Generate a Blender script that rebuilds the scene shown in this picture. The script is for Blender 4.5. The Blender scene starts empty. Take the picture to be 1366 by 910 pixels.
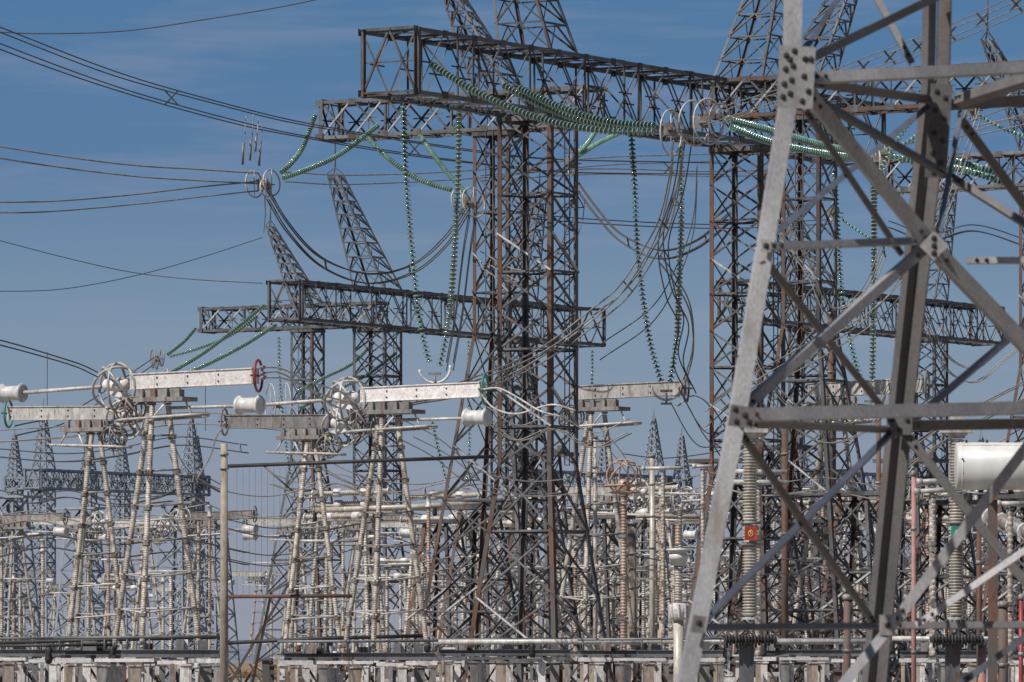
import bpy, math, random
from mathutils import Vector, Matrix
random.seed(7)
F=8000.0; CX=683.0; HY=880.0; CH=3.0          # focal length in photo pixels, principal column, horizon row, eye height
def P(px,py,Y): return Vector(((px-CX)*Y/F, Y, CH+(HY-py)*Y/F))
S=bpy.context.scene; C=S.collection
V=Vector

# ------------------------------------------------------------------ materials
def newmat(name):
    m=bpy.data.materials.new(name); m.use_nodes=True; nt=m.node_tree
    return m,nt,nt.nodes['Principled BSDF']
def weathered(name,c1,c2,c3=None,rust=0.0,scale=1.2,rough=.55,metal=.0,fine=14.0,bump=.15,zscale=.35,spec=.5,coat=0.0):
    """c1/c2 broad tone variation, c3 = stain/rust colour covering fraction `rust`"""
    m,nt,b=newmat(name); N=nt.nodes; L=nt.links
    tc=N.new('ShaderNodeTexCoord'); oi=N.new('ShaderNodeObjectInfo')
    mp=N.new('ShaderNodeMapping'); mp.inputs['Scale'].default_value=(1,1,zscale)
    ad=N.new('ShaderNodeVectorMath'); ad.operation='ADD'
    sc=N.new('ShaderNodeVectorMath'); sc.operation='SCALE'; sc.inputs['Scale'].default_value=37.0
    cb=N.new('ShaderNodeCombineXYZ')
    for i in range(3): L.new(oi.outputs['Random'],cb.inputs[i])
    L.new(cb.outputs[0],sc.inputs[0]); L.new(tc.outputs['Object'],mp.inputs['Vector'])
    L.new(mp.outputs[0],ad.inputs[0]); L.new(sc.outputs[0],ad.inputs[1])
    n1=N.new('ShaderNodeTexNoise'); n1.inputs['Scale'].default_value=scale; n1.inputs['Detail'].default_value=6; n1.inputs['Roughness'].default_value=.65
    n2=N.new('ShaderNodeTexNoise'); n2.inputs['Scale'].default_value=fine; n2.inputs['Detail'].default_value=4
    L.new(ad.outputs[0],n1.inputs['Vector']); L.new(ad.outputs[0],n2.inputs['Vector'])
    r1=N.new('ShaderNodeValToRGB'); r1.color_ramp.elements[0].position=.35; r1.color_ramp.elements[1].position=.65
    r1.color_ramp.elements[0].color=(*c1,1); r1.color_ramp.elements[1].color=(*c2,1)
    L.new(n1.outputs['Fac'],r1.inputs[0])
    mul=N.new('ShaderNodeMix'); mul.data_type='RGBA'; mul.blend_type='MULTIPLY'; mul.inputs[0].default_value=.55
    r2=N.new('ShaderNodeValToRGB'); r2.color_ramp.elements[0].position=.3; r2.color_ramp.elements[1].position=.7
    r2.color_ramp.elements[0].color=(.45,.45,.45,1); r2.color_ramp.elements[1].color=(1.15,1.15,1.15,1)
    L.new(n2.outputs['Fac'],r2.inputs[0]); L.new(r1.outputs[0],mul.inputs[6]); L.new(r2.outputs[0],mul.inputs[7])
    out=mul.outputs[2]
    if c3 and rust>0:
        n3=N.new('ShaderNodeTexNoise'); n3.inputs['Scale'].default_value=scale*1.7; n3.inputs['Detail'].default_value=8; n3.inputs['Roughness'].default_value=.7
        a2=N.new('ShaderNodeVectorMath'); a2.operation='ADD'; a2.inputs[1].default_value=(13.1,7.7,3.3)
        L.new(ad.outputs[0],a2.inputs[0]); L.new(a2.outputs[0],n3.inputs['Vector'])
        r3=N.new('ShaderNodeValToRGB'); e=.68-.42*rust
        r3.color_ramp.elements[0].position=max(0,e-.05); r3.color_ramp.elements[1].position=e+.07
        L.new(n3.outputs['Fac'],r3.inputs[0])
        mx=N.new('ShaderNodeMix'); mx.data_type='RGBA'; L.new(r3.outputs[0],mx.inputs[0]); L.new(out,mx.inputs[6]); mx.inputs[7].default_value=(*c3,1)
        out=mx.outputs[2]
    hv=N.new('ShaderNodeHueSaturation'); vr=N.new('ShaderNodeMapRange'); vr.inputs['To Min'].default_value=.82; vr.inputs['To Max'].default_value=1.16
    L.new(oi.outputs['Random'],vr.inputs['Value']); L.new(vr.outputs[0],hv.inputs['Value']); L.new(out,hv.inputs['Color']); out=hv.outputs['Color']
    L.new(out,b.inputs['Base Color']); b.inputs['Roughness'].default_value=rough; b.inputs['Metallic'].default_value=metal
    b.inputs['Specular IOR Level'].default_value=spec
    b.inputs['Coat Weight'].default_value=coat
    if bump:
        bp=N.new('ShaderNodeBump'); bp.inputs['Strength'].default_value=bump; bp.inputs['Distance'].default_value=.01
        L.new(n2.outputs['Fac'],bp.inputs['Height']); L.new(bp.outputs[0],b.inputs['Normal'])
    return m
M={}
M['steel']=weathered('galvanised_steel',(.085,.09,.10),(.20,.205,.215),(.10,.05,.03),.14,.5,.6)
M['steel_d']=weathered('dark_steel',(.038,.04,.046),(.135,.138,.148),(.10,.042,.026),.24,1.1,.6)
M['steel_m']=weathered('hazy_mid_steel',(.055,.062,.075),(.15,.158,.175),(.11,.06,.045),.15,1.1,.6,bump=0)  # slightly paler steel, mid-distance haze put into its colour
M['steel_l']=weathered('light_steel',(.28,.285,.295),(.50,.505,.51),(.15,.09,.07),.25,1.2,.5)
M['rust']=weathered('rusty_steel',(.065,.036,.028),(.155,.072,.045),(.075,.07,.07),.42,1.0,.8)
M['rust_b']=weathered('bright_rust_steel',(.105,.05,.035),(.21,.10,.065),(.10,.085,.08),.42,1.0,.8)
M['far']=weathered('haze_tinted_steel',(.19,.225,.275),(.26,.295,.35),None,0,.5,.8,bump=0)  # aerial haze mixed into the steel colour as a pale blue tint
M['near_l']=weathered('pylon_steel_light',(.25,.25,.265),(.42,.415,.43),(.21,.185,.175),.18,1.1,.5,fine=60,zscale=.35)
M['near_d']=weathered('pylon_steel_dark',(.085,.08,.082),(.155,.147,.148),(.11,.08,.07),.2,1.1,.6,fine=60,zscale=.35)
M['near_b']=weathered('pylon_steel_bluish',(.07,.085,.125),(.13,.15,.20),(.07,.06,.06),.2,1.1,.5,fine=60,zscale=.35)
M['bolt']=weathered('bolt_steel',(.02,.018,.018),(.05,.04,.04),None,0,9,.5)
M['porc']=weathered('weathered_porcelain',(.38,.34,.295),(.60,.55,.49),(.20,.15,.12),.34,2.6,.45,spec=.6,zscale=.8)
M['porc_g']=weathered('grey_porcelain',(.34,.31,.27),(.54,.50,.44),(.22,.18,.14),.28,2.0,.4,spec=.6)
M['porc_p']=weathered('pink_porcelain',(.34,.24,.19),(.5,.38,.32),(.24,.14,.10),.3,1.4,.45)
M['white']=weathered('aged_white_paint',(.58,.55,.55),(.78,.75,.74),(.40,.32,.30),.24,4.5,.55,zscale=1.2,fine=30)
M['alu']=weathered('aluminium_tube',(.36,.35,.335),(.60,.58,.56),(.26,.21,.18),.24,2.6,.45,metal=.05)
M['alu_d']=weathered('dull_aluminium',(.16,.16,.16),(.30,.29,.28),(.15,.09,.07),.3,2.0,.5)
M['wire']=weathered('dark_conductor',(.03,.03,.034),(.075,.072,.07),None,0,1,.55,bump=0)
M['wire_l']=weathered('light_conductor',(.16,.145,.13),(.34,.31,.27),None,0,1,.5,bump=0)
M['red']=weathered('red_paint',(.22,.03,.035),(.34,.05,.055),(.15,.03,.02),.25,3,.5)
M['green']=weathered('green_paint',(.03,.16,.12),(.07,.27,.20),None,0,3,.5)
M['signred']=weathered('red_enamel',(.36,.04,.03),(.46,.06,.04),(.18,.03,.02),.25,6,.5)
M['signgreen']=weathered('green_enamel',(.01,.20,.13),(.02,.28,.18),None,0,3,.4)
M['yellow']=weathered('yellow_paint',(.5,.36,.08),(.6,.44,.12),None,0,3,.5)
M['conc']=weathered('concrete',(.50,.48,.46),(.76,.74,.72),(.24,.20,.18),.28,1.8,.9)
M['conc_b']=weathered('warm_concrete',(.28,.23,.19),(.42,.36,.30),(.17,.13,.11),.3,1.6,.9)
M['tank']=weathered('tank_white_paint',(.72,.71,.69),(.78,.77,.75),None,0,.6,.42,bump=0,fine=1.5)
M['pink']=weathered('faded_red_pipe',(.27,.13,.12),(.40,.22,.20),(.2,.1,.09),.3,1.5,.7)
M['black']=weathered('blackened_steel',(.012,.012,.013),(.04,.038,.04),None,0,2,.6)
def glass(name,c1,c2,r=.12):
    m,nt,b=newmat(name); N=nt.nodes; L=nt.links
    tc=N.new('ShaderNodeTexCoord'); n=N.new('ShaderNodeTexNoise'); n.inputs['Scale'].default_value=3.1
    rp=N.new('ShaderNodeValToRGB'); rp.color_ramp.elements[0].position=.35; rp.color_ramp.elements[1].position=.65
    rp.color_ramp.elements[0].color=(*c1,1); rp.color_ramp.elements[1].color=(*c2,1)
    L.new(tc.outputs['Object'],n.inputs['Vector']); L.new(n.outputs['Fac'],rp.inputs[0]); L.new(rp.outputs[0],b.inputs['Base Color'])
    b.inputs['Roughness'].default_value=r; b.inputs['IOR'].default_value=1.52; b.inputs['Transmission Weight'].default_value=.25
    b.inputs['Specular IOR Level'].default_value=.9; b.inputs['Coat Weight'].default_value=.6; b.inputs['Coat Roughness'].default_value=.08
    return m
M['glass']=glass('green_insulator_glass',(.03,.10,.085),(.06,.18,.14))
M['rim']=glass('sunlit_glass_rim',(.24,.42,.35),(.42,.62,.54),.08)  # pale band that paints sun sparkle onto each disc edge
M['cylw']=weathered('grey_white_enamel',(.50,.50,.50),(.62,.615,.61),None,0,.8,.45,bump=.03,fine=6)
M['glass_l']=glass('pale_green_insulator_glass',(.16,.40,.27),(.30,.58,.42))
M['cap_p']=weathered('flange_iron',(.12,.10,.085),(.24,.21,.18),(.10,.06,.04),.2,2,.6)
M['cap']=weathered('cap_iron',(.04,.04,.04),(.10,.095,.09),None,0,4,.5,bump=0)

# ------------------------------------------------------------------ mesh builder
class MB:
    def __init__(s): s.v=[];s.f=[];s.sm=[];s.mi=[];s.cur=0
    def add(s,vs,fs,smooth=False,mi=0):
        o=len(s.v); s.v+=[tuple(x) for x in vs]
        for f in fs: s.f.append(tuple(i+o for i in f)); s.sm.append(smooth); s.mi.append(mi or s.cur)
    def build(s,name,mats,parent=None,loc=None):
        me=bpy.data.meshes.new(name); 
        me.from_pydata(s.v,[],s.f); me.polygons.foreach_set('use_smooth',s.sm); me.polygons.foreach_set('material_index',s.mi)
        for m in (mats if isinstance(mats,(list,tuple)) else [mats]): me.materials.append(M[m])
        me.update(); o=bpy.data.objects.new(name,me); C.objects.link(o); o.parent=parent
        if loc is not None: o.location=loc
        return o
    def angle(s,a,b,sz,u,v,closed=False,t=None):
        a=V(a);b=V(b)
        if closed:
            t=t or sz*.1
            pr=[(0,0),(sz,0),(sz,t),(t,t),(t,sz),(0,sz)]
            vs=[a+u*x+v*y for x,y in pr]+[b+u*x+v*y for x,y in pr]
            fs=[(i,(i+1)%6,(i+1)%6+6,i+6) for i in range(6)]+[(5,4,3,2,1,0),(6,7,8,9,10,11)]
            s.add(vs,fs)
        else:
            vs=[a,a+u*sz,a+v*sz,b,b+u*sz,b+v*sz]
            s.add(vs,[(0,1,4,3),(0,3,5,2)])
    def brace(s,a,b,sz,n,flip=False,off=0,closed=False):
        a=V(a);b=V(b); w=(b-a).normalized(); n=V(n); n=(n-w*n.dot(w)).normalized(); u=n.cross(w)
        if flip: u=-u
        o=-n*off; s.angle(a+o-u*sz*.5,b+o-u*sz*.5,sz,u,-n,closed)
    def box(s,c,d,R=None):
        c=V(c); vs=[]
        for x in(-1,1):
            for y in(-1,1):
                for z in(-1,1):
                    q=V((x*d[0]/2,y*d[1]/2,z*d[2]/2)); 
                    if R: q=R@q
                    vs.append(c+q)
        s.add(vs,[(0,1,3,2),(4,6,7,5),(0,4,5,1),(2,3,7,6),(0,2,6,4),(1,5,7,3)])
    def bar(s,a,b,w,h,up=(0,0,1)):
        a=V(a);b=V(b);x=(b-a).normalized();z=V(up);z=(z-x*z.dot(x)).normalized();y=z.cross(x)
        R=Matrix((x,y,z)).transposed(); s.box((a+b)/2,((b-a).length,w,h),R)
    def tube(s,pts,r,n=6,closed=False,caps=True,mi=0):
        pts=[V(p) for p in pts]; m=len(pts); T=[]
        for i in range(m):
            if closed: t=pts[(i+1)%m]-pts[i-1]
            else: t=pts[min(i+1,m-1)]-pts[max(i-1,0)]
            T.append(t.normalized())
        up=V((0,0,1)) if abs(T[0].z)<.9 else V((1,0,0)); u=(up-T[0]*up.dot(T[0])).normalized(); vs=[]
        for i in range(m):
            u=(u-T[i]*u.dot(T[i])).normalized(); w=T[i].cross(u)
            rr=r[i] if isinstance(r,(list,tuple)) else r
            for k in range(n):
                a=2*math.pi*k/n; vs.append(pts[i]+u*math.cos(a)*rr+w*math.sin(a)*rr)
        fs=[]
        for i in range(m if closed else m-1):
            j=(i+1)%m
            for k in range(n): fs.append((i*n+k,i*n+(k+1)%n,j*n+(k+1)%n,j*n+k))
        if caps and not closed: fs+= [tuple(range(n-1,-1,-1)),tuple((m-1)*n+k for k in range(n))]
        s.add(vs,fs,True,mi)
    def lathe(s,a,b,prof,n=12,mi=0,smooth=True):
        a=V(a);b=V(b);w=(b-a).normalized(); up=V((0,0,1)) if abs(w.z)<.9 else V((1,0,0)); u=(up-w*up.dot(w)).normalized(); q=w.cross(u)
        vs=[];
        for t,r in prof:
            for k in range(n):
                an=2*math.pi*k/n; vs.append(a+w*t+u*math.cos(an)*r+q*math.sin(an)*r)
        fs=[(i*n+k,i*n+(k+1)%n,(i+1)*n+(k+1)%n,(i+1)*n+k) for i in range(len(prof)-1) for k in range(n)]
        fs+=[tuple(range(n-1,-1,-1)),tuple((len(prof)-1)*n+k for k in range(n))]
        s.add(vs,fs,smooth,mi)
    def ring(s,c,nrm,R,r,n=26,m=6,a0=0,a1=2*math.pi,squash=1,mi=0):
        c=V(c);w=V(nrm).normalized(); up=V((0,0,1)) if abs(w.z)<.9 else V((1,0,0)); u=(up-w*up.dot(w)).normalized(); q=w.cross(u)
        full=abs(a1-a0-2*math.pi)<1e-6; k=n if full else n+1
        s.tube([c+u*math.cos(a0+(a1-a0)*i/n)*R+q*math.sin(a0+(a1-a0)*i/n)*R*squash for i in range(k)],r,m,closed=full,mi=mi)

def tag(o,label=None,cat=None,group=None,kind=None):
    if label:o['label']=label
    if cat:o['category']=cat
    if group:o['group']=group
    if kind:o['kind']=kind
    return o
def empty(name,loc=(0,0,0),rz=0,label=None,cat=None,group=None):
    o=bpy.data.objects.new(name,None); C.objects.link(o); o.location=loc; o.rotation_euler=(0,0,rz); o.empty_display_size=.3
    return tag(o,label,cat,group)
def copy_tree(o,loc=None,rz=None,label=None,scale=None,remap=None):
    def rec(x,par):
        c=x.copy(); C.objects.link(c); c.parent=par
        if remap and c.type=='MESH':
            me=remap_mesh(c.data,remap); c.data=me
        for ch in kids.get(x.name,[]): rec(ch,c)
        return c
    kids={}
    for x in C.objects:
        if x.parent: kids.setdefault(x.parent.name,[]).append(x)
    r=rec(o,None)
    if loc is not None:r.location=loc
    if rz is not None:r.rotation_euler=(0,0,rz)
    if scale is not None:r.scale=scale if not isinstance(scale,(int,float)) else (scale,)*3
    if label:r['label']=label
    return r
_rm={}
def remap_mesh(me,to):
    k=(me.name,to)
    if k not in _rm:
        n=me.copy(); n.materials.clear(); n.materials.append(M[to])
        if len(me.materials)>1: n.materials.append(M[to])
        _rm[k]=n
    return _rm[k]

# ------------------------------------------------------------------ lattice work
def lattice(mb,st,sz,pattern='X',horiz=1,flipr=True,skipfaces=()):
    """st: stations of 4 corners each; braces go on all four faces"""
    for i in range(len(st)-1):
        A=st[i];B=st[i+1]; cen=sum((V(c) for c in A),V((0,0,0)))/4
        for k in range(4):
            if k in skipfaces: continue
            k2=(k+1)%4; a0,a1,b0,b1=V(A[k]),V(A[k2]),V(B[k]),V(B[k2])
            n=(a1-a0).cross(b0-a0)
            if n.length<1e-6: continue
            n.normalize()
            if n.dot((a0+a1)/2-cen)<0:n=-n
            if pattern=='X':
                mb.brace(a0,b1,sz,n,off=0); mb.brace(a1,b0,sz,n,flip=True,off=.03)
            elif pattern=='Z':
                if (i+(k//2))%2: mb.brace(a0,b1,sz,n)
                else: mb.brace(a1,b0,sz,n,flip=True)
            elif pattern=='K':
                mid=(b0+b1)/2; mb.brace(a0,mid,sz,n); mb.brace(a1,mid,sz,n,flip=True)
            if horiz and i%horiz==0: mb.brace(a0,a1,sz,n,off=.06)
def legs(parent,st_keys,sz,mats,name='leg'):
    cen=[sum((V(c) for c in s),V((0,0,0)))/4 for s in st_keys]
    for k in range(4):
        mb=MB()
        for i in range(len(st_keys)-1):
            a=V(st_keys[i][k]);b=V(st_keys[i+1][k]); w=(b-a).normalized()
            n1=V(st_keys[i][(k+1)%4])-a; n2=V(st_keys[i][(k-1)%4])-a
            if n1.length<1e-4 or n2.length<1e-4: continue
            u=(n1-w*n1.dot(w)).normalized(); v=(n2-w*n2.dot(w)).normalized()
            mb.angle(a,b,sz,u,v,closed=True,t=sz*.14)
        mb.build(name,mats[k%len(mats)],parent)
def rect(x0,x1,y0,y1,z): return [(x0,y0,z),(x1,y0,z),(x1,y1,z),(x0,y1,z)]
def lerp(a,b,t): return a+(b-a)*t
def rlerp(A,B,t): return [V(p).lerp(V(q),t) for p,q in zip(A,B)]

def make_gantry(label,L,bw,bh,ztop,cols,cw,csz,bsz,chord,bay,flare_z,base,mast_h,lean,mats,group,name='lattice_gantry',kname='portal',mastw=.9,start_cols=None):
    """cols: list of x starts; cw=(wx,wy) shaft size; base=(bx,by) footprint"""
    g=empty(name,(0,0,0),0,label,'gantry',group)
    z0=ztop-bh; n=max(2,round(L/bay))
    bm=MB(); xs=[L*i/n for i in range(n+1)]
    F0=[[(x,0,z0),(x,0,ztop)] for x in xs]; 
    for i in range(n):
        x0,x1=xs[i],xs[i+1]
        # long faces: warren web, posts every second bay; cross bracing in the top and bottom planes
        for y,ny in((0,-1),(bw,1)):
            nn=V((0,ny,0)); a=(V((x0,y,z0)),V((x1,y,ztop))); b=(V((x0,y,ztop)),V((x1,y,z0)))
            xm=(x0+x1)/2
            bm.cur=1 if ny<0 and (i*7)%5!=3 else 0; bm.brace(V((x0,y,z0)),V((x1,y,ztop)),bsz,nn); bm.cur=0; bm.brace(V((x0,y,ztop)),V((x1,y,z0)),bsz,nn,flip=True,off=.03)  # pale steel paints the sunlit look of the rising front diagonals
            for zz in (z0+.12,ztop-.12): bm.box((x0,y+ny*.012,zz),(.42,.012,.3))
            if i%2==0: bm.brace(V((x0,y,z0)),V((x0,y,ztop)),bsz*1.3,nn,off=.05)
            bm.brace(V((x0+(x1-x0)*.25,y,(z0+ztop)/2)),V((x0+(x1-x0)*.75,y,(z0+ztop)/2)),bsz*.7,nn,off=.07)
            if i%3==1: bm.brace(V((xm,y,ztop)),V((xm,y,z0)),bsz*.8,nn,off=.09)
        for z,nz in((z0,-1),(ztop,1)):
            nn=V((0,0,nz))
            bm.brace(V((x0,0,z)),V((x1,bw,z)),bsz*.85,nn,off=.03); bm.brace(V((x1,0,z)),V((x0,bw,z)),bsz*.85,nn,flip=True,off=.06)
            bm.brace(V((x0,0,z)),V((x0,bw,z)),bsz,nn,off=.09)
        if i%2==0 and i>0:
            bm.brace(V((x0,0,z0)),V((x0,bw,ztop)),bsz*.7,V((1,0,0)))
    for x,nx in((0,-1),(L,1)):   # end frames with crossed braces and a middle rail
        nn=V((nx,0,0)); ym=bw/2
        bm.brace(V((x,0,z0)),V((x,ym,ztop)),bsz,nn);bm.brace(V((x,ym,ztop)),V((x,bw,z0)),bsz,nn,flip=True,off=.02)
        bm.brace(V((x,0,ztop)),V((x,ym,z0)),bsz,nn,off=.04);bm.brace(V((x,ym,z0)),V((x,bw,ztop)),bsz,nn,flip=True,off=.06)
        bm.brace(V((x,0,(z0+ztop)/2)),V((x,bw,(z0+ztop)/2)),bsz*.8,nn,off=.08)
        for y in(0,bw): bm.brace(V((x,y,z0)),V((x,y,ztop)),bsz*1.9,nn,off=.1)
        for z in(z0,ztop): bm.brace(V((x,0,z)),V((x,bw,z)),bsz*1.4,nn,off=.12)
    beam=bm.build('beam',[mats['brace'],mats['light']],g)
    for y,z,u,v in((0,z0,V((0,1,0)),V((0,0,1))),(bw,z0,V((0,-1,0)),V((0,0,1))),(0,ztop,V((0,1,0)),V((0,0,-1))),(bw,ztop,V((0,-1,0)),V((0,0,-1)))):
        cm=MB(); cm.angle(V((-.1,y,z)),V((L+.1,y,z)),chord,u,v,closed=True,t=chord*.15)
        # splice plates
        for k in range(1,int(L//6)+1): cm.box((k*6-1,y+u.y*chord*.5,z+(.012 if v.z<0 else -.012)),(.7,chord*1.25,.012))
        cm.build('chord',mats['chord'],beam)
    lean0=lean
    for ci,cx in enumerate(cols):
        wx,wy=cw; cxm=cx+wx/2; cym=bw/2; lean=lean0 if ci==0 or mats.get('up') else (1.4,-1.4)
        top=rect(cx,cx+wx,cym-wy/2,cym+wy/2,z0-.02); kn=rect(cx,cx+wx,cym-wy/2,cym+wy/2,flare_z)
        bs=rect(cxm-base[0]/2,cxm+base[0]/2,cym-base[1]/2,cym+base[1]/2,0)
        st=[]; nb=max(3,round((z0-flare_z)/1.8))
        for i in range(nb+1): st.append(rlerp(top,kn,i/nb))
        nf=max(2,round(flare_z/2.7))
        for i in range(1,nf+1): st.append(rlerp(kn,bs,i/nf))
        cmb=MB(); lattice(cmb,st,bsz*1.0,'X',horiz=2)
        cmb.cur=1
        for i in range(3,len(st)-1,4): cmb.brace(V(st[i][0]),V(st[i+1][1]),bsz,V((0,-1,0)),off=-.06); cmb.brace(V(st[i][3]),V(st[i+1][0]),bsz,V((-1,0,0)),off=-.06)
        cmb.cur=0
        # inner diaphragms and head frame
        for i in range(0,len(st),2):
            cmb.brace(V(st[i][0]),V(st[i][2]),bsz*.7,V((0,0,1)),off=.02); cmb.brace(V(st[i][1]),V(st[i][3]),bsz*.7,V((0,0,1)),off=.05)
        for t,e in ((.0,.16),): 
            for k in range(4): cmb.bar(V(top[k])+V((0,0,-.12)),V(top[(k+1)%4])+V((0,0,-.12)),.16,.2)
        # ladder up one face
        lx=cxm; ly=cym-wy/2-.12
        for i in range(int((z0-flare_z)/.6)): cmb.bar((lx-.2,ly,flare_z+.6*i),(lx+.2,ly,flare_z+.6*i),.03,.03)
        for sx in(-.2,.2): cmb.bar((lx+sx,ly,flare_z),(lx+sx,ly,z0),.035,.035,up=(0,1,0))
        col=cmb.build('column',[mats['brace'],mats['light']],g)
        legs(col,[top,kn,bs],csz,mats['legs'])
        fb=MB()
        for k in range(4): fb.box((bs[k][0],bs[k][1],.15),(.8,.8,.5))
        fb.build('footing','conc',col)
        if mast_h:
            mz=ztop+mast_h; mtop=rect(cxm+lean[0]-mastw/2,cxm+lean[0]+mastw/2,cym+lean[1]-mastw/2,cym+lean[1]+mastw/2,mz)
            mb0=rect(cx,cx+wx,cym-wy/2,cym+wy/2,ztop)
            mm=MB(); ns=8; ms=[rlerp(mb0,mtop,(i/ns)**.92) for i in range(ns+1)]
            lattice(mm,ms,bsz*.8,'K',horiz=1)
            mst=mm.build('mast',mats['brace'],g); legs(mst,[mb0,mtop],csz*.6,mats['mast'],'mast_leg')
            rd=MB(); c=V((cxm+lean[0],cym+lean[1],mz)); 
            for p in mtop: rd.bar(V(p),c+V((0,0,.5)),.06,.06)
            rd.tube([c+V((0,0,.3)),c+V((0,0,2.4))],.05,6); rd.build('lightning_rod',mats['brace'],mst)
    return g

RZ=math.atan2(.849,.528)              # the yard's grid runs off at this bearing
d=V((math.cos(RZ),math.sin(RZ),0)); pv=V((-math.sin(RZ),math.cos(RZ),0))
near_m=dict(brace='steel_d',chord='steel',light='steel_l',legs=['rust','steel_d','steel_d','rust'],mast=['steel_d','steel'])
mid_m=dict(brace='steel_m',chord='steel_m',light='steel_l',legs=['steel_m','rust','steel_m','steel_m'],mast=['steel_m'])
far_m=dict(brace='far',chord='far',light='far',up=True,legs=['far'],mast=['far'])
BIG=dict(L=42,bw=2.8,bh=2.86,ztop=29.93,cols=[11.0,29.8],cw=(2.3,2.8),flare_z=11.6,base=(5.4,5.4),mast_h=8.4,lean=(-1.2,1.5),bay=2.35)
BIGC=dict(BIG,lean=(-1.2,2.9)); BIGF=dict(BIG,lean=(0,0),mastw=.5,cols=[1.5,38.0])
gb='lattice steel gantries carrying the lines'
gA=make_gantry('nearest big lattice gantry whose square ended crossbeam spans the top of the yard',csz=.22,bsz=.088,chord=.18,mats=near_m,group=gb,**BIG)
gA.location=P(555,880,255)*1; gA.location.z=0; gA.rotation_euler=(0,0,RZ)
# lighter member sizes reused in the rows behind, thicker enough to stay visible
gC=make_gantry('second row lattice gantry whose crossbeam stands behind the white contact arms at left centre',csz=.22,bsz=.105,chord=.2,mats=mid_m,group=gb,**BIGC)
gC.location=(-15.0,425,0); gC.rotation_euler=(0,0,RZ)
gH=copy_tree(gC,(17.0,425,0),scale=(.93,1,1),label='second row lattice gantry seen low between the legs of the foreground pylon')
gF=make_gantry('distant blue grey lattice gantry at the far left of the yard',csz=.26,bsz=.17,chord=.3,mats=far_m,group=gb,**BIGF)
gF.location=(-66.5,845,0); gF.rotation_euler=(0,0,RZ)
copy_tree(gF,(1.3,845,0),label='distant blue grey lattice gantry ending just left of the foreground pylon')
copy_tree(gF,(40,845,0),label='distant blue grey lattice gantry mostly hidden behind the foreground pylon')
# thinner cross gantries (beam runs the other way on the grid)
THIN=dict(bw=1.9,bh=1.87,ztop=29.93,cw=(2.0,1.7),flare_z=18.5,base=(7.0,6.2),mast_h=6.0,lean=(-3.0,-.6),bay=1.9,mastw=.55)
# local x along -p (to the right and nearer)
RT=RZ-math.pi/2
gB=make_gantry('slender lattice cross gantry whose tip pokes out left below the nearest big crossbeam',L=15,cols=[8.7],csz=.18,bsz=.08,chord=.16,mats=near_m,group=gb,**THIN)
gB.location=(-9.3,289,0); gB.rotation_euler=(0,0,RT)
E0=P(950,880,276)
gE=make_gantry('slender lattice cross gantry with rusty top chord behind the upper part of the foreground pylon',L=17,cols=[3.7],csz=.18,bsz=.08,chord=.18,mats=dict(near_m,chord='rust'),group=gb,**dict(THIN,lean=(2.6,.6)))
gE.location=(E0.x,E0.y+2,0); gE.rotation_euler=(0,0,RT)
gG=copy_tree(gB,((1165-CX)*322/F,322,0),label='slender lattice cross gantry standing at the right edge behind the foreground pylon')
gD=make_gantry('slender lattice cross gantry left of the second row, its tip over the left disconnectors',L=16,cols=[8.3],csz=.2,bsz=.10,chord=.2,mats=mid_m,group=gb,**THIN)
gD.location=(-23.9,459,0); gD.rotation_euler=(0,0,RT)
gDf=make_gantry('distant slender lattice gantry low at the left edge of the view',L=16,cols=[.3,13.7],csz=.26,bsz=.17,chord=.3,mats=far_m,group=gb,**dict(THIN,lean=(0,0)))
gDf.location=(-75,885,0); gDf.rotation_euler=(0,0,RT)
copy_tree(gDf,(-59.5,890,0),label='distant slender lattice gantry just right of the distant one at far left')
copy_tree(gDf,(12,890,0),label='distant slender lattice gantry seen right of the nearest tower')
copy_tree(gDf,(68,890,0),label='distant slender lattice gantry low at the right edge behind the pylon')

# ------------------------------------------------------------------ insulator strings
def crom(pts,n=10):
    pts=[V(p) for p in pts]; out=[]
    q=[pts[0]*2-pts[1]]+pts+[pts[-1]*2-pts[-2]]
    for i in range(1,len(q)-2):
        for k in range(n):
            t=k/n; a,b,c,e=q[i-1],q[i],q[i+1],q[i+2]
            out.append(.5*((2*b)+(c-a)*t+(2*a-5*b+4*c-e)*t*t+(3*b-a-3*c+e)*t**3))
    out.append(pts[-1]); return out
def resample(pts,step):
    out=[pts[0]]; acc=0
    for i in range(1,len(pts)):
        a,b=pts[i-1],pts[i]; l=(b-a).length
        while acc+l>=step:
            t=(step-acc)/l; a=a.lerp(b,t); out.append(a.copy()); l=(b-a).length; acc=0
        acc+=l
    return out
def disc_string(pts,parent,r=.15,step=.2,mat='glass',name='disc_string',n=9):
    path=resample(crom(pts,8),step); mb=MB()
    for i in range(1,len(path)-1):
        a=path[i]; w=(path[i+1]-path[i-1]).normalized()
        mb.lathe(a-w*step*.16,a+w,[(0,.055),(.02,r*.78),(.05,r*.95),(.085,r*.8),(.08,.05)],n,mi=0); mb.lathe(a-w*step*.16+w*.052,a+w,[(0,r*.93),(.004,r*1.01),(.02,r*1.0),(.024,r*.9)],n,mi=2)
        mb.tube([a-w*step*.52,a-w*step*.12],.052,6,mi=1)
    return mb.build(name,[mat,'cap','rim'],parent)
def off(p,v): return V(p)+V(v)
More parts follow.
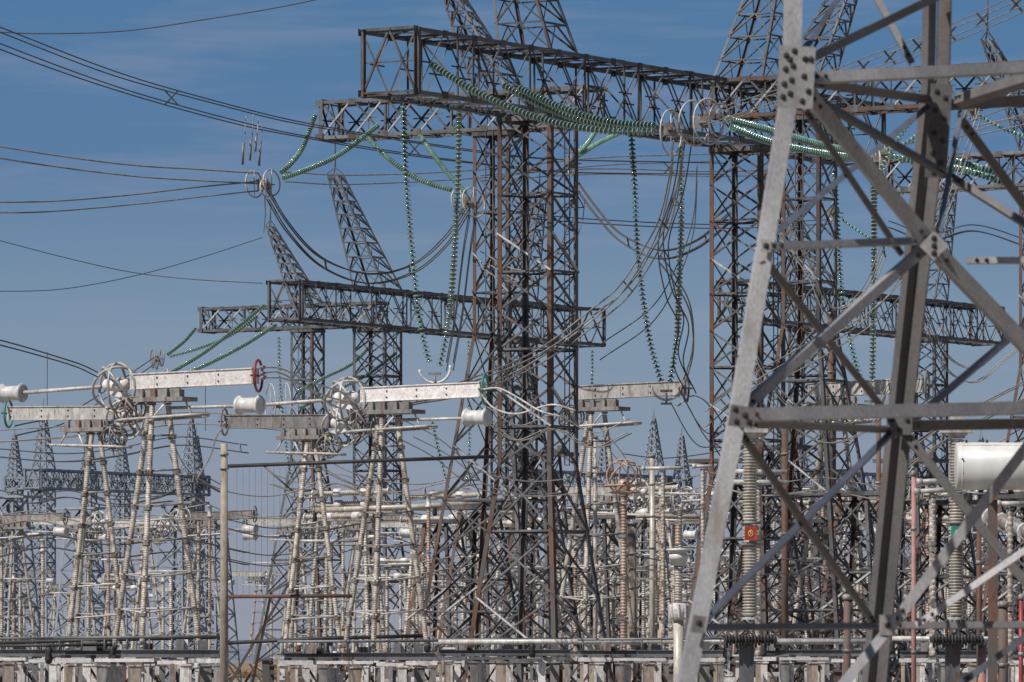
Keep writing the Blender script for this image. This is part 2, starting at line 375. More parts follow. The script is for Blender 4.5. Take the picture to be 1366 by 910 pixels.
def v_string(pxs,label,bottom,r=.165,mat='glass',step=.21,ring=True,rm='alu'):
    g=empty('v_string_insulator',bottom,0,label,'insulator string','suspension insulator strings')
    o=V(bottom)
    for pts in pxs: disc_string([V(p)-o for p in pts],g,r,step,mat)
    y=MB(); y.bar((-.28,0,-.02),(.28,0,-.02),.05,.12); y.tube([(0,0,-.1),(0,0,-.55)],.05,6); y.box((0,0,-.6),(.5,.1,.1)); y.build('yoke','alu_d',g)
    if ring:
        rr=MB(); rr.ring((0,0,.25),(0,1,.1),.68,.055,22,6,a0=math.radians(82),a1=math.radians(262)); rr.build('shield_ring','white',g)
    return g
def tension(ends,label,endpt,rings=((0,0,0,.55),),r=.15,mat='glass',step=.24,rmat='alu',facing=(1,.3,0)):
    g=empty('tension_insulator_set',endpt,0,label,'insulator string','tension insulator strings'); o=V(endpt)
    for pts in ends: disc_string([V(p)-o for p in pts],g,r,step,mat)
    y=MB(); y.bar((-.3,0,0),(.3,0,0),.1,.5); y.bar((0,-.2,.0),(0,.2,0),.3,.1)
    for a in range(5): y.tube([(0,0,0),(.5*math.cos(a*1.3),.2,.5*math.sin(a*1.3))],.03,5)
    y.build('yoke','alu_d',g)
    for x,yy,z,R in rings:
        rr=MB(); rr.ring((x,yy,z),facing,R,.04,24,6)
        rr.tube([(x,yy,z+R),(x,yy,z-R)],.025,5); rr.build('corona_ring',rmat,g)
    return g
# V strings under the crossbeams
v_string([[P(538,135,262),P(541,230,263),P(549,330,263),P(560,430,263),P(575,493,263)],[P(612,140,266),P(611,230,265),P(606,340,264),P(598,430,263),P(585,493,263)]],
  'green glass V string hanging left of the nearest tower down to the white contact arm',P(580,498,263))
v_string([[P(842,175,272),P(847,260,273),P(852,350,273),P(866,450,273),P(884,516,273)],[P(908,180,275),P(909,280,275),P(906,380,274),P(903,450,273),P(893,516,273)]],
  'green glass V string hanging right of the nearest tower in open sky',P(889,521,273))
v_string([[P(1112,225,280),P(1118,320,281),P(1124,400,281),P(1140,480,281),P(1158,530,281)],[P(1166,215,285),P(1166,320,283),P(1165,430,282),P(1163,530,281)]],
  'green glass V string seen between the two legs of the foreground pylon',P(1161,535,281))
v_string([[P(372,447,432),P(373,500,432),P(378,560,432),P(386,625,432),P(392,648,432)]],'single long glass string hanging below the second row crossbeam, left of its column',P(393,652,432),r=.17,step=.28,ring=False)
v_string([[P(625,452,450),P(625,520,450),P(626,600,450),P(622,648,450)]],'thin glass string hanging just left of the rusty leg of the central tower',P(622,652,450),r=.16,step=.3,ring=False)
v_string([[P(790,465,462),P(790,500,462),P(789,528,462)]],'short glass string hanging from the right tip of the second row crossbeam',P(789,533,462),r=.16,step=.3,ring=False)
v_string([[P(576,560,440),P(585,600,440),P(598,650,440),P(605,670,440)]],'faint slanting glass string low between the white arm and the rusty leg',P(606,674,440),r=.16,step=.3,ring=False)
v_string([[P(788,575,430),P(792,610,430),P(783,650,430),P(776,672,430)]],'green glass string low beside the right leg of the nearest tower',P(775,676,430),r=.2,step=.3,ring=False)
v_string([[P(45,662,880),P(42,680,880),P(36,700,880)]],'tiny distant glass string below the far left gantry',P(36,703,880),r=.3,step=.5,ring=False)
v_string([[P(203,650,880),P(196,672,880),P(186,690,880)]],'tiny distant glass string below the right end of the distant left gantry',P(185,693,880),r=.3,step=.5,ring=False)
# tension sets on the nearest gantry
tension([[P(572,84,256),P(640,125,254),P(720,158,252),P(800,174,250),P(878,176,249)],[P(690,116,256),P(745,142,254),P(810,162,252),P(880,168,250)],[P(668,112,257),P(735,146,255),P(805,167,253),P(878,172,251)]],
  'long green glass strings lying across the nearest crossbeam from its left end',P(895,172,249),rings=((.0,0,-.15,.95),),r=.16,step=.21,facing=(.9,-.5,0))
tension([[P(1165,212,262),P(1100,205,258),P(1030,190,254),P(975,170,251)],[P(1150,205,264),P(1090,192,259),P(1020,172,254),P(968,158,251)]],
  'green glass strings running right from the big rings midway on the nearest crossbeam',P(937,163,250),rings=((-.35,0,-.05,.95),(.25,-.3,0,.95),(.75,.3,.1,.7)),r=.16,step=.21,facing=(.75,-.7,0))
tension([[P(1345,245,275),P(1290,228,273),P(1235,218,270),P(1185,208,268)],[P(1335,232,277),P(1270,214,274),P(1215,208,270)]],
  'pair of glass strings crossing behind the second leg of the foreground pylon',P(1180,205,267),rings=((0,0,0,.7),),r=.16,step=.27)
# tension sets in the open sky to the left
tension([[P(421,152,284),P(404,196,282),P(388,218,280),P(372,232,279)],[P(506,166,286),P(455,205,283),P(415,224,281),P(376,238,279)]],
  'two dark green strings meeting a ring cluster in open sky left of the nearest crossbeam',P(352,246,278),rings=((-.45,0,.0,.62),(.35,.2,.1,.6),(.1,-.3,-.2,.4)),r=.13,step=.17,facing=(.8,-.6,.1))
tension([[P(487,180,288),P(520,213,285),P(560,240,283),P(604,254,281)],[P(556,174,288),P(577,205,285),P(598,232,283),P(622,258,281)]],
  'two bright green strings slanting down to rings left of the nearest tower',P(626,270,281),rings=((-.4,0,.05,.6),(.2,0,0,.72)),r=.12,step=.17,mat='glass_l',facing=(.7,-.7,.2))
tension([[P(770,205,292),P(785,190,290),P(800,165,288)],[P(768,210,292),P(800,190,290),P(832,175,288)]],
  'short green string pair emerging at the right of the nearest tower under the crossbeam',P(762,218,292),rings=((0,0,0,.6),),r=.12,step=.17,mat='glass_l')
tension([[P(262,437,455),P(245,456,453),P(222,474,451)],[P(345,420,456),P(310,446,454),P(265,465,452),P(222,477,451)]],
  'green string pair from the slender second row gantry tip to a small ring cluster',P(209,479,450),rings=((-.3,0,0,.7),(.4,.1,.1,.65),(0,0,-.3,.5)),r=.15,step=.24,rmat='alu_d')
tension([[P(354,406,430),P(310,442,427),P(270,472,424),P(228,497,420)],[P(370,432,430),P(330,458,427),P(285,482,424),P(243,500,420)]],
  'long green string pair sloping down behind the white contact arm with red ring',P(222,503,420),rings=((0,0,0,.6),),r=.15,step=.24)
tension([[P(500,455,440),P(470,485,437),P(430,505,434),P(395,524,430)],[P(530,470,440),P(490,500,437),P(440,525,434),P(398,545,430)]],
  'green string pair crossing the second row columns down to twin rings',P(370,540,428),rings=((-.5,0,0,1.5),(.6,0,.1,1.45)),r=.14,step=.24)
tension([[P(1226,150,262),P(1205,175,262),P(1170,235,262)],[P(1235,170,264),P(1210,190,264),P(1175,203,264)]],
  'green strings in the gap right of the lower tip of the nearest crossbeam',P(1168,215,263),rings=((0,0,0,.6),),r=.14,step=.2,mat='glass_l')
tension([[P(1300,150,272),P(1330,168,272),P(1372,185,272)]],'pale green string at the right edge above the conductors',P(1297,147,272),rings=((0,0,0,.45),),r=.13,step=.2,mat='glass_l')
tension([[P(1118,288,300),P(1140,305,300),P(1165,320,300),P(1200,332,300)]],'pale green string slanting behind the middle of the foreground pylon',P(1112,284,300),rings=((0,0,0,.5),),r=.12,step=.2,mat='glass_l')

# ------------------------------------------------------------------ conductors
def bundle(label,pts,n=4,spread=.4,r=.026,mat='wire',spacer=9,rod=None,name='conductor_bundle',group='overhead conductors'):
    path=[V(p) for p in pts]; o=path[0].copy(); path=[p-o for p in path]
    g=empty(name,o,0,label,'power line',group)
    if n==4: offs=[(-1,-1),(1,-1),(1,1),(-1,1)]
    elif n==2: offs=[(0,-1),(0,1)]
    elif n==3: offs=[(-1,-.6),(1,-.6),(0,1)]
    else: offs=[(0,0)]
    main=crom(path,14)
    sd=V((.9,.2,0)) if abs((path[-1]-path[0]).normalized().x)<.5 else V((.25,.75,0))
    for i,(a,b) in enumerate(offs):
        mb=MB(); ov=sd*a*spread/2+V((0,0,b*spread/2)); mb.tube([p+ov+V((0,0,(i*.013)*math.sin(k*.2))) for k,p in enumerate(main)],r,6); mb.build('wire',mat,g)
    if spacer and n>1:
        for q in resample(main,spacer)[1:]:
            mb=MB(); pp=[q+sd*a*spread/2+V((0,0,b*spread/2)) for a,b in offs]
            if n==4: mb.bar(pp[0],pp[2],.05,.06); mb.bar(pp[1],pp[3],.05,.06)
            elif n==2: mb.bar(pp[0],pp[1],.05,.06); 
            else:
                for k in range(n): mb.bar(pp[k],pp[(k+1)%n],.045,.05)
            mb.build('spacer','cap',g)
    if rod:
        for (x,y,Y,l) in rod:
            mb=MB(); q=P(x,y,Y)-o; mb.tube([q,q+V((-.12,0,-l))],.022,6); mb.tube([q+V((-.12,0,-l*.55)),q+V((-.16,0,-l))],.04,6); mb.build('damper_rod','alu_d',g)
    return g
bundle('four dark wires sweeping down from the upper left corner past the slender beam tip',[P(-60,28,225),P(80,82,240),P(200,122,255),P(330,158,270),P(420,176,278),P(520,194,288),P(640,210,298),P(760,222,308),P(960,225,330)],4,.62,.028,spacer=34,rod=[(328,155,270,2.2),(338,152,270,2.1),(345,158,270,1.5),(350,165,270,1.9)])
bundle('upper pair of brown wires running level from the left edge to the ring cluster',[P(-40,197,262),P(60,213,265),P(180,228,270),P(270,234,275),P(345,238,278)],2,.5,.034,'wire_l',spacer=11)
bundle('lower pair of brown wires rising gently from the left edge to the ring cluster',[P(-40,277,262),P(60,276,265),P(180,266,270),P(270,256,275),P(345,248,278)],2,.45,.032,'wire_l',spacer=8)
bundle('level pair of wires passing behind the nearest tower from the ring cluster',[P(380,236,280),P(470,240,300),P(640,232,330),P(800,216,350),P(960,210,370)],2,.45,.034,'wire_l',spacer=0)
bundle('lower level wires crossing the sky right of the nearest tower',[P(640,238,330),P(800,229,350),P(960,232,370),P(1100,228,390)],2,.3,.034,'wire_l',spacer=15)
bundle('faint level wire pair in the sky above the V string right of the nearest tower',[P(700,288,430),P(800,296,435),P(960,302,440),P(1110,296,440)],2,.3,.04,'wire',spacer=12)
bundle('deep hanging loop of four wires between the two ring clusters at left',[P(356,258,278),P(385,305,278),P(430,350,279),P(490,372,280),P(550,358,281),P(595,322,281),P(626,275,281)],4,.42,.034,'wire',spacer=4.5,name='jumper_loop')
bundle('four wires dropping almost straight from the rings at the left of the nearest tower',[P(632,280,281),P(622,340,281),P(612,420,281),P(600,490,281)],4,.35,.026,'wire',spacer=0,name='jumper_loop')
bundle('loop of four wires leaving the nearest tower to the right and curving up again',[P(768,245,292),P(795,282,291),P(830,318,290),P(880,340,289),P(930,325,288),P(975,290,287)],4,.4,.034,'wire',spacer=4.5,name='jumper_loop')
bundle('loop of wires falling from the big rings past the right V string',[P(905,195,250),P(900,240,252),P(885,300,254),P(862,345,257),P(830,390,258),P(790,425,259),P(740,462,258),P(680,496,254),P(610,520,246),P(545,532,236),P(500,545,226)],4,.45,.034,'wire_l',spacer=5,name='jumper_loop')
bundle('thin wires hanging below the big rings beside the right V string',[P(915,190,252),P(905,250,256),P(885,320,262),P(895,390,266),P(912,430,270),P(905,480,272),P(922,520,273)],3,.5,.032,'wire',spacer=6,name='jumper_loop')
bundle('slack wires curving from mid sky down to the far end of the right contact arm',[P(880,345,268),P(900,372,270),P(920,410,271),P(925,460,272),P(916,500,273),P(905,525,273)],2,.35,.036,'wire_l',spacer=5,name='jumper_loop')
bundle('four wires rising to the upper right corner in front of the gantry beam',[P(945,160,249),P(1020,135,240),P(1100,108,225),P(1200,72,205),P(1320,22,185),P(1420,-25,170)],4,.45,.02,'wire_l',spacer=7)
bundle('pair of wires rising to the right edge behind the foreground pylon',[P(1180,212,268),P(1240,190,262),P(1320,160,255),P(1420,125,245)],2,.5,.028,'wire_l',spacer=8)
bundle('pair of wires reaching the right edge below the pale green string',[P(1300,175,270),P(1366,160,262),P(1430,145,255)],2,.4,.028,'wire_l',spacer=8)
bundle('loop of wires hanging behind the pylon from the short glass strings',[P(1170,215,267),P(1185,260,267),P(1215,295,268),P(1250,300,268)],4,.35,.027,'wire',spacer=4,name='jumper_loop')
bundle('three wires fanning down behind the long pylon diagonal to the lower left',[P(1300,150,262),P(1245,300,256),P(1180,400,252),P(1100,460,250),P(1010,510,248),P(950,560,246)],4,.6,.03,'wire_l',spacer=6,name='jumper_loop')
bundle('wires sloping down from the right edge toward the bushings',[P(1420,500,215),P(1366,522,216),P(1290,560,218),P(1220,605,220),P(1180,640,222)],4,.6,.026,'wire_l',spacer=6)
bundle('wires crossing the lower right sky toward the pylon foot',[P(1400,560,330),P(1330,600,330),P(1240,660,332),P(1160,690,334)],3,.7,.035,'wire_l',spacer=0)
bundle('dark wires curving between the pylon legs at mid height',[P(1185,300,340),P(1240,318,340),P(1300,305,340),P(1380,330,340)],3,.45,.034,'wire',spacer=8)
bundle('pair of dark wires arriving from the left edge at the left corona cage',[P(-40,447,188),P(40,468,192),P(100,486,197),P(130,500,199)],2,.14,.024,'wire',spacer=0)
bundle('wire pair rising right from behind the left corona cage to the small ring cluster',[P(20,575,300),P(90,557,350),P(150,520,400),P(205,482,448)],2,.5,.04,'wire',spacer=14)
for lab,pts,r in (('single thin earth wire across the top left corner',[P(-20,42,300),P(60,45,300),P(170,41,300),P(280,25,300),P(360,12,300),P(430,-2,300)],.03),
  ('single thin earth wire sloping down to the right at the left edge',[P(-20,316,420),P(100,347,425),P(180,364,430),P(260,373,430),P(350,378,430)],.028),
  ('single thin earth wire sloping up to the tip of the left mast',[P(-20,389,420),P(80,386,425),P(180,368,430),P(270,343,440),P(350,317,455)],.028),
  ('single thin wire dropping to the mast tip below the ring cluster',[P(353,262,280),P(354,285,350),P(352,310,455)],.03),
  ('short hanging wire above the leaning mast of the second row',[P(447,182,288),P(447,215,430)],.03),
  ('thin vertical wire beside the left corona cage',[P(63,470,850),P(63,560,850)],.05),
  ('thin vertical wire below the white contact arm with red ring',[P(274,515,850),P(274,575,850)],.05)):
    bundle(lab,pts,1,0,r,'wire',0,name='earth_wire',group='single earth wires')
# low service lines among the equipment, y rows 590..840
rows=[((-20,585,300),(60,580,300),(160,570,300),(260,560,300),(420,572,300),'low sagging wires just above the distant left masts',3,'wire_l'),
 ((-20,604,420),(80,612,420),(160,604,420),(240,590,420),(330,600,420),'dark sagging wires crossing the splayed legs of the left disconnector',3,'wire'),
 ((225,590,200),(250,640,202),(300,668,204),(360,676,206),(420,660,208),'pale wire pair dropping from the left disconnector to the pole and on',2,'alu'),
 ((300,700,380),(360,712,380),(420,705,380),(520,690,380),(600,700,380),'sagging wires behind the grey pole at middle height',3,'wire'),
 ((300,738,400),(360,748,400),(430,738,400),(500,720,400),(560,735,400),'lower sagging wires behind the grey pole',2,'wire'),
 ((400,600,300),(470,640,300),(560,655,300),(640,640,300),(720,650,300),'wires sagging behind the second contact arm trestle',3,'wire_l'),
 ((540,575,210),(590,602,214),(640,640,220),(700,655,226),(760,650,230),'pale wires slanting down from the grey contact cylinder to the rusty leg',3,'alu'),
 ((830,612,420),(880,618,420),(940,612,420),(1010,600,420),(1080,620,420),'dark wires in front of the distant mast at right centre',2,'wire'),
 ((905,530,240),(930,575,242),(950,590,244),(980,580,246),(1020,560,248),'looped wires at the right end of the far contact arm',3,'wire'),
 ((-20,740,330),(60,722,330),(150,735,330),(240,728,330),(330,745,330),'tangled low wires across the left trestles',4,'wire'),
 ((560,760,300),(650,748,300),(740,765,300),(840,752,300),(930,768,300),'low wires across the tower legs in the centre',3,'wire_l'),
 ((940,640,260),(1020,655,260),(1100,648,260),(1190,662,260),(1290,650,260),'low wires behind the pylon above the red plate',3,'wire_l'),
 ((960,770,240),(1050,758,240),(1150,772,240),(1260,760,240),(1380,775,240),'low wires behind the pylon below the red plate',3,'wire')]
rows+=[((-20,700,360),(50,690,360),(120,705,360),(200,696,360),(290,702,360),'thin wires weaving across the left trestles at mid height',3,'wire_l'),
 ((100,640,420),(150,668,420),(210,660,420),(260,640,420),(300,655,420),'drooping wires left of the concrete pole',3,'wire'),
 ((-20,655,500),(40,668,500),(90,660,500),(150,672,500),(230,665,500),'faint wires low at the left over the distant gantry',3,'wire'),
 ((360,640,330),(410,655,330),(450,640,330),(520,665,330),(600,650,330),'wires drooping between the dull and the green ringed trestles',3,'wire_l'),
 ((780,560,330),(820,600,330),(850,640,330),(880,655,330),(940,640,330),'wires drooping from the far contact arm to the bus tubes',2,'wire_l'),
 ((1000,470,270),(1040,540,270),(1100,580,270),(1160,560,270),(1200,500,270),'loop of wires hanging behind the lower pylon diagonal',4,'wire_l'),
 ((1040,300,275),(1080,360,275),(1110,420,275),(1150,400,275),(1180,330,275),'loop of wires hanging inside the upper pylon cross',4,'wire_l'),
 ((1230,420,290),(1260,480,290),(1300,500,290),(1340,470,290),(1390,430,290),'loop of wires hanging right of the thick pylon leg',4,'wire_l'),
 ((930,230,270),(925,300,270),(905,360,270),(870,420,270),(800,470,270),'second set of wires falling left from the big rings',2,'wire'),
 ((650,555,230),(690,580,230),(740,565,230),(790,590,230),(840,570,230),'looped wires tangled in the central tower at arm height',3,'wire_l'),
 ((640,345,282),(690,370,280),(740,350,280),(765,300,290),(772,260,292),'wires looping through the upper half of the central tower',3,'wire_l')]
for a,b,c_,e,f,lab,n,m in rows:
    bundle(lab,[P(*a),P(*b),P(*c_),P(*e),P(*f)],n,.7,.022*max(1,a[2]/240),m,9,name='service_wires',group='low service wires')

# ------------------------------------------------------------------ disconnectors on splayed insulator trestles
def ribbed(mb,a,b,r,n=10,rib=.11,unit=1.9,flange=1.28,mi=0,mf=1,shed=1.18):
    a=V(a);b=V(b);L=(b-a).length; w=(b-a)/L; k=max(1,round(L/unit)); u=L/k
    for i in range(k):
        p=a+w*u*i; prof=[(0.09,r*.72)]; m=max(3,int((u-.18)/rib))
        for j in range(m):
            t=.09+(u-.18)*j/m; h=(u-.18)/m
            prof+=[(t+h*.15,r*.78),(t+h*.55,r*shed*.86),(t+h*.75,r*shed*.84),(t+h*.98,r*.78)]
        prof.append((u-.09,r*.72)); mb.lathe(p,p+w,prof,n,mi)
        for t0 in(0,u-.06): mb.lathe(p+w*t0,p+w*(t0+1),[(0,r*flange),(.06,r*flange)],n,mf,smooth=False)
def cage(mb,c,R,r=.035):
    c=V(c)
    for nrm in((.15,1,0),(1,.25,0),(.75,.75,.75),(-.7,.7,.7)): mb.ring(c,nrm,R,r*1.2,30,7)
def make_disconnector(label,ringmat,mirror=False,arm=True,porc='porc',loc=(0,0,0),rz=0,body='white',hascage=True,leftcyl=False):
    s=-1 if mirror else 1
    g=empty('disconnector',loc,rz,label,'disconnector','high voltage disconnectors on splayed trestles')
    X=lambda x,y,z: V((x*s,y,z))
    # base z=3.45, top of posts z=11.7 (world metres); local x runs along the contact arm
    feet=[X(-1.55,-.25,3.45),X(.35,-1.35,3.3),X(1.35,.55,3.5)]; tops=[X(-.22,-.05,11.55),X(.0,-.25,11.55),X(.38,.1,11.55)]
    for a,b in zip(feet,tops):
        mb=MB(); ribbed(mb,a,b,.112,10,.075,1.18,1.18,shed=1.03); mb.build('post_insulator',[porc,'cap_p' if porc=='porc' else 'alu_d'],g)
    for i in range(1,7):
        t=i/7+.01; q=[a.lerp(b,t) for a,b in zip(feet,tops)]; mb=MB()
        for k in range(3): 
            e=(q[(k+1)%3]-q[k]).normalized()*.16; mb.tube([q[k]-e,q[(k+1)%3]+e],.031,6)
        mb.build('rung','alu_d' if i>2 else 'alu',g)
    mb=MB(); mb.box(X(.35,0,11.66),(2.0,.9,.14)); mb.box(X(.2,0,11.86),(1.5,.5,.26)); 
    for x in(-.4,.1,.6,1.1): mb.box(X(x,-.32,11.86),(.18,.12,.3))
    mb.build('head_plate','alu_d',g)
    mb=MB(); a=X(-.95,0,12.28);b=X(4.0,0,12.36); mb.bar(a,b,.4,.46); mb.bar(a+V((0,0,.25)),b+V((0,0,.25)),.48,.035); mb.bar(a-V((0,0,.245)),b-V((0,0,.245)),.46,.03)
    for t in (.01,.2,.45,.7,.99): q=a.lerp(b,t); mb.box(q,(.035,.43,.5)); mb.cur=1; mb.box(q+V((.12,-.215,.1)),(.05,.03,.05)); mb.box(q+V((.12,-.215,-.12)),(.05,.03,.05)); mb.cur=0
    mb.build('contact_arm',[body,'bolt'],g)
    mb=MB(); mb.ring(X(4.1,0,12.36),(1,.35,0),.52,.045,24,6); mb.bar(X(4.1,0,12.85),X(4.1,0,11.85),.05,.06); mb.bar(X(4.1,-.45,12.36),X(4.1,.45,12.36),.05,.06); mb.build('end_ring',ringmat,g)
    if hascage:
        mb=MB(); cage(mb,X(-1.55,-.1,12.1),.82,.04); mb.build('corona_cage','alu',g)
        mb=MB(); mb.lathe(X(-2.1,-.1,12.2),X(-1,-.1,12.2),[(0,.1),(.1,.2),(.7,.24),(1.0,.2)],12)
        mb.bar(X(-1.9,-.1,12.0),X(-1.1,-.1,11.8),.2,.2); mb.build('contact_head','white',g)
    mb=MB(); cage(mb,X(-.95,-.15,11.35),.5,.028)
    for k in range(7):
        a=random.uniform(0,6.28);b2=random.uniform(0,6.28); c=X(-.95,-.15,11.4)
        mb.tube([c+V((math.cos(a)*.45,math.sin(a)*.3,math.sin(a*2)*.4)),c+V((.1,0,.1)),c+V((math.cos(b2)*.5,math.sin(b2)*.3,.35*math.sin(b2)))],.03,5)
    mb.build('drive_linkage','alu_d',g)
    # race-track shield under the head
    mb=MB(); pts=[]; a,bw,z=1.75,.55,11.05
    for k in range(28):
        t=2*math.pi*k/28; cx=a-.55 if math.cos(t)>0 else -(a-.55)
        pts.append(X(cx+.25+.55*math.cos(t),bw*math.sin(t),z+.12*(cx+math.cos(t))*.3))
    mb.tube(pts,.05,7,closed=True); mb.build('shield_tube','alu',g)
    for x0,x1,y in((.7,.25,-.5),(1.2,1.55,-.2),(-.3,-.6,.3)): mb=MB(); mb.tube([X(x0,y*.5,11.7),X(x1,y,11.1)],.035,6); mb.build('strut','white',g)
    if leftcyl:
        mb=MB(); c0=X(-5.45,-.1,12.02); w=V((-s,0,0)); mb.lathe(c0,c0+w,[(0,.16),(.0,.30),(.05,.33),(.1,.30),(.14,.25),(.76,.25),(.8,.30),(.85,.33),(.9,.30),(.9,.14)],16); mb.build('corona_cylinder','cylw',g)
        mb=MB(); mb.tube([c0+w*.9,c0+w*3.2],.065,8); mb.build('contact_rod','alu',g)
    if arm:
        mb=MB(); mb.tube([X(-2.2,-.1,12.15),X(-5.6,-.1,12.02)],.065,8); mb.build('contact_rod','alu',g)
        mb=MB(); mb.tube([X(.6,0,11.38),X(3.3,0,11.38)],.055,8); mb.build('lower_rod','alu',g)
        mb=MB(); c0=X(3.3,0,11.4); c1=X(4.2,0,11.4); w=(c1-c0).normalized()
        mb.lathe(c0,c0+w,[(0,.16),(.0,.30),(.05,.33),(.1,.30),(.14,.25),(.76,.25),(.8,.30),(.85,.33),(.9,.30),(.9,.14)],16); mb.build('corona_cylinder','cylw',g)
    return g
RD=RT
def at(px,Y): return V(((px-CX)*Y/F,Y,0))
d1=make_disconnector('white disconnector at left with a red ring on its contact arm','red',loc=at(209,200),rz=RD,leftcyl=True)
d4=make_disconnector('white disconnector left of the central tower with a green ring on its contact arm','green',loc=at(515,210),rz=RD)
d2=make_disconnector('dull disconnector at the left edge, its bare arm reaching out of view','green',mirror=True,arm=False,loc=at(128,226),rz=RD,body='alu')
d3=make_disconnector('dull disconnector just behind the grey pole, ring on the left tip of its arm','alu_d',mirror=True,arm=False,loc=at(415,234),rz=RD,body='alu_d')
d5=make_disconnector('white disconnector right of the central tower under the right V string','alu_d',loc=at(793,283),rz=RD,hascage=False,arm=False,body='alu')
d5.scale=(1.22,1.22,1.27)
d6=copy_tree(d5,at(1110,280),label='white disconnector partly hidden behind the foreground pylon')
k=0
mids=[(20,395,'first of the mid distance disconnectors, at the very left edge'),(108,402,'mid distance disconnector behind the trestle of the left edge unit'),(196,410,'mid distance disconnector seen through the red ringed unit trestle'),
 (270,388,'mid distance disconnector just left of the grey pole'),(395,405,'mid distance disconnector behind the dull unit right of the pole'),(480,398,'mid distance disconnector left behind the green ringed unit'),(560,410,'mid distance disconnector between the green ringed unit and rusty leg'),
 (640,396,'mid distance disconnector behind the left half of the central tower'),(820,330,'mid distance disconnector nearest right of the central tower'),(858,405,'mid distance disconnector in the crowded gap right of the central tower'),(885,345,'mid distance disconnector in the gap just left of the white capped post'),
 (1010,340,'mid distance disconnector behind the left leg of the pylon'),(1085,400,'mid distance disconnector right of the red plate'),(1150,345,'mid distance disconnector left of the thick pylon leg'),(1240,392,'mid distance disconnector right of the thick pylon leg'),(1310,350,'mid distance disconnector below the white tank'),(1355,405,'mid distance disconnector at the right edge')]
dm=make_disconnector(mids[0][2],'alu_d',porc='porc_g',loc=at(mids[0][0],mids[0][1]),rz=RD,body='alu_d')
dp=make_disconnector(mids[1][2],'green',mirror=True,porc='porc',loc=at(mids[1][0],mids[1][1]),rz=RD,body='alu')
for i,(px,Y,lab) in enumerate(mids[2:]): copy_tree(dm if i%2 else dp,at(px,Y),label=lab)
fars=[(30,640),(75,760),(150,700),(235,790),(345,650),(425,780),(505,700),(590,820),(765,680),(840,560),(905,730),(975,560),(1045,690),(1130,620),(1210,560),(1290,700),(1350,600)]
names=['at the left edge','just right of the leftmost one','left of the red ringed trestle','behind the red ringed trestle','right of the grey pole','behind the dull trestle','left of the green ringed trestle','beside the rusty leg','behind the central tower','right of the central tower','below the distant mast','behind the left pylon leg','behind the red plate','between the pylon legs','behind the thick pylon leg','under the white tank','at the right edge']
for (px,Y),nm in zip(fars,names): copy_tree(dp if Y%40 else dm,at(px,Y),label='small distant disconnector low '+nm,)

for (pts,lab) in (([P(350,490,196),P(375,492,198),P(405,506,202),P(440,518,206),P(468,527,209)],'upper bent tube from the red ring to the next corona cage'),
   ([P(350,504,196),P(378,505,198),P(405,516,202),P(440,530,206),P(466,536,209)],'lower bent tube from the red ring to the next corona cage'),
   ([P(350,498,198),P(372,497,200),P(400,512,203),P(436,536,207),P(456,546,209)],'rear bent tube from the red ring to the next corona cage'),
   ([P(642,520,205),P(665,518,204),P(690,530,203),P(720,548,202),P(748,556,202)],'bent tube curling right from the green ring across the central tower'),
   ([P(643,528,205),P(660,545,204),P(690,552,203),P(735,540,202),P(768,548,202)],'lower bent tube looping right from the green ring into the central tower'),
   ([P(905,540,280),P(925,528,281),P(945,540,282),P(950,565,283),P(938,575,283)],'bent tube curling at the right end of the far contact arm'),
   ([P(300,565,233),P(288,585,235),P(280,610,238),P(262,640,240)],'tube dropping from the grey end ring beside the concrete pole')):
    g=empty('jumper_tube',pts[0],0,lab,'tube','bent tubular jumpers'); o=pts[0]; mb=MB(); mb.tube([p-o for p in crom(pts,8)],.032,7); mb.build('tube','alu',g)
    mb=MB(); e=(pts[1]-pts[0]).normalized(); mb.lathe(-e*.1,e,[(0,.05),(.05,.07),(.25,.07),(.3,.04)],8); mb.build('clamp','alu_d',g)
# lattice support towers crowding the ground behind
def make_tower(label,h,w0,w1,m,legm,loc,bs=.09,ls=.17):
    g=empty('lattice_support',loc,RD,label,'lattice tower','lattice supports crowded among the equipment')
    n=max(3,round(h/1.9)); st=[rlerp(rect(-w0/2,w0/2,-w0/2,w0/2,0),rect(-w1/2,w1/2,-w1/2,w1/2,h),(i/n)) for i in range(n+1)]
    mb=MB(); lattice(mb,st,bs,'X',horiz=2); mb.cur=1
    for i in range(0,n,3): mb.brace(V(st[i][0]),V(st[i+1][1]),bs,V((0,-1,0)),off=-.05)
    mb.build('bracing',[m,'steel_l' if m!='far' else 'far'],g); legs(g,[st[0],st[-1]],ls,legm)
    mb=MB(); mb.box((0,0,h+.1),(w1*2.2,w1*1.3,.2)); mb.box((w1*.8,0,h+.35),(.3,.3,.4)); mb.build('cap_plate',m,g)
    return g
ta=make_tower('dark lattice support directly right of the pylon left leg, rusty legs',13.5,3.6,1.6,'steel_d',['rust','steel_d','rust','steel_d'],at(1035,300))
tb=make_tower('lower lattice support with one bright rusty leg left of the thick pylon leg',10.5,4.0,1.5,'steel_d',['rust_b','steel_d','steel_d','rust'],at(1148,275))
for i,(px,Y,lab) in enumerate(((1082,330,'dark lattice support behind the crossing of the lower pylon braces'),(1215,320,'dark lattice support hidden along the thick pylon leg'),(1262,290,'dark lattice support behind the column with the green plate'),(1318,310,'dark lattice support below the white tank'),(1362,280,'dark lattice support at the right edge'),
   (968,320,'dark lattice support just left of the red plate column'),(640,300,'dark lattice support behind the left legs of the central tower'),(720,310,'dark lattice support behind the middle of the central tower'),(800,320,'dark lattice support behind the right leg of the central tower'),(865,365,'dark lattice support in the clutter left of the white capped transformer'),
   (590,330,'dark lattice support beside the rusty leg left of the central tower'),(1115,380,'dark lattice support far behind between the pylon legs'))):
    copy_tree(ta if i%2 else tb,at(px,Y),label=lab)
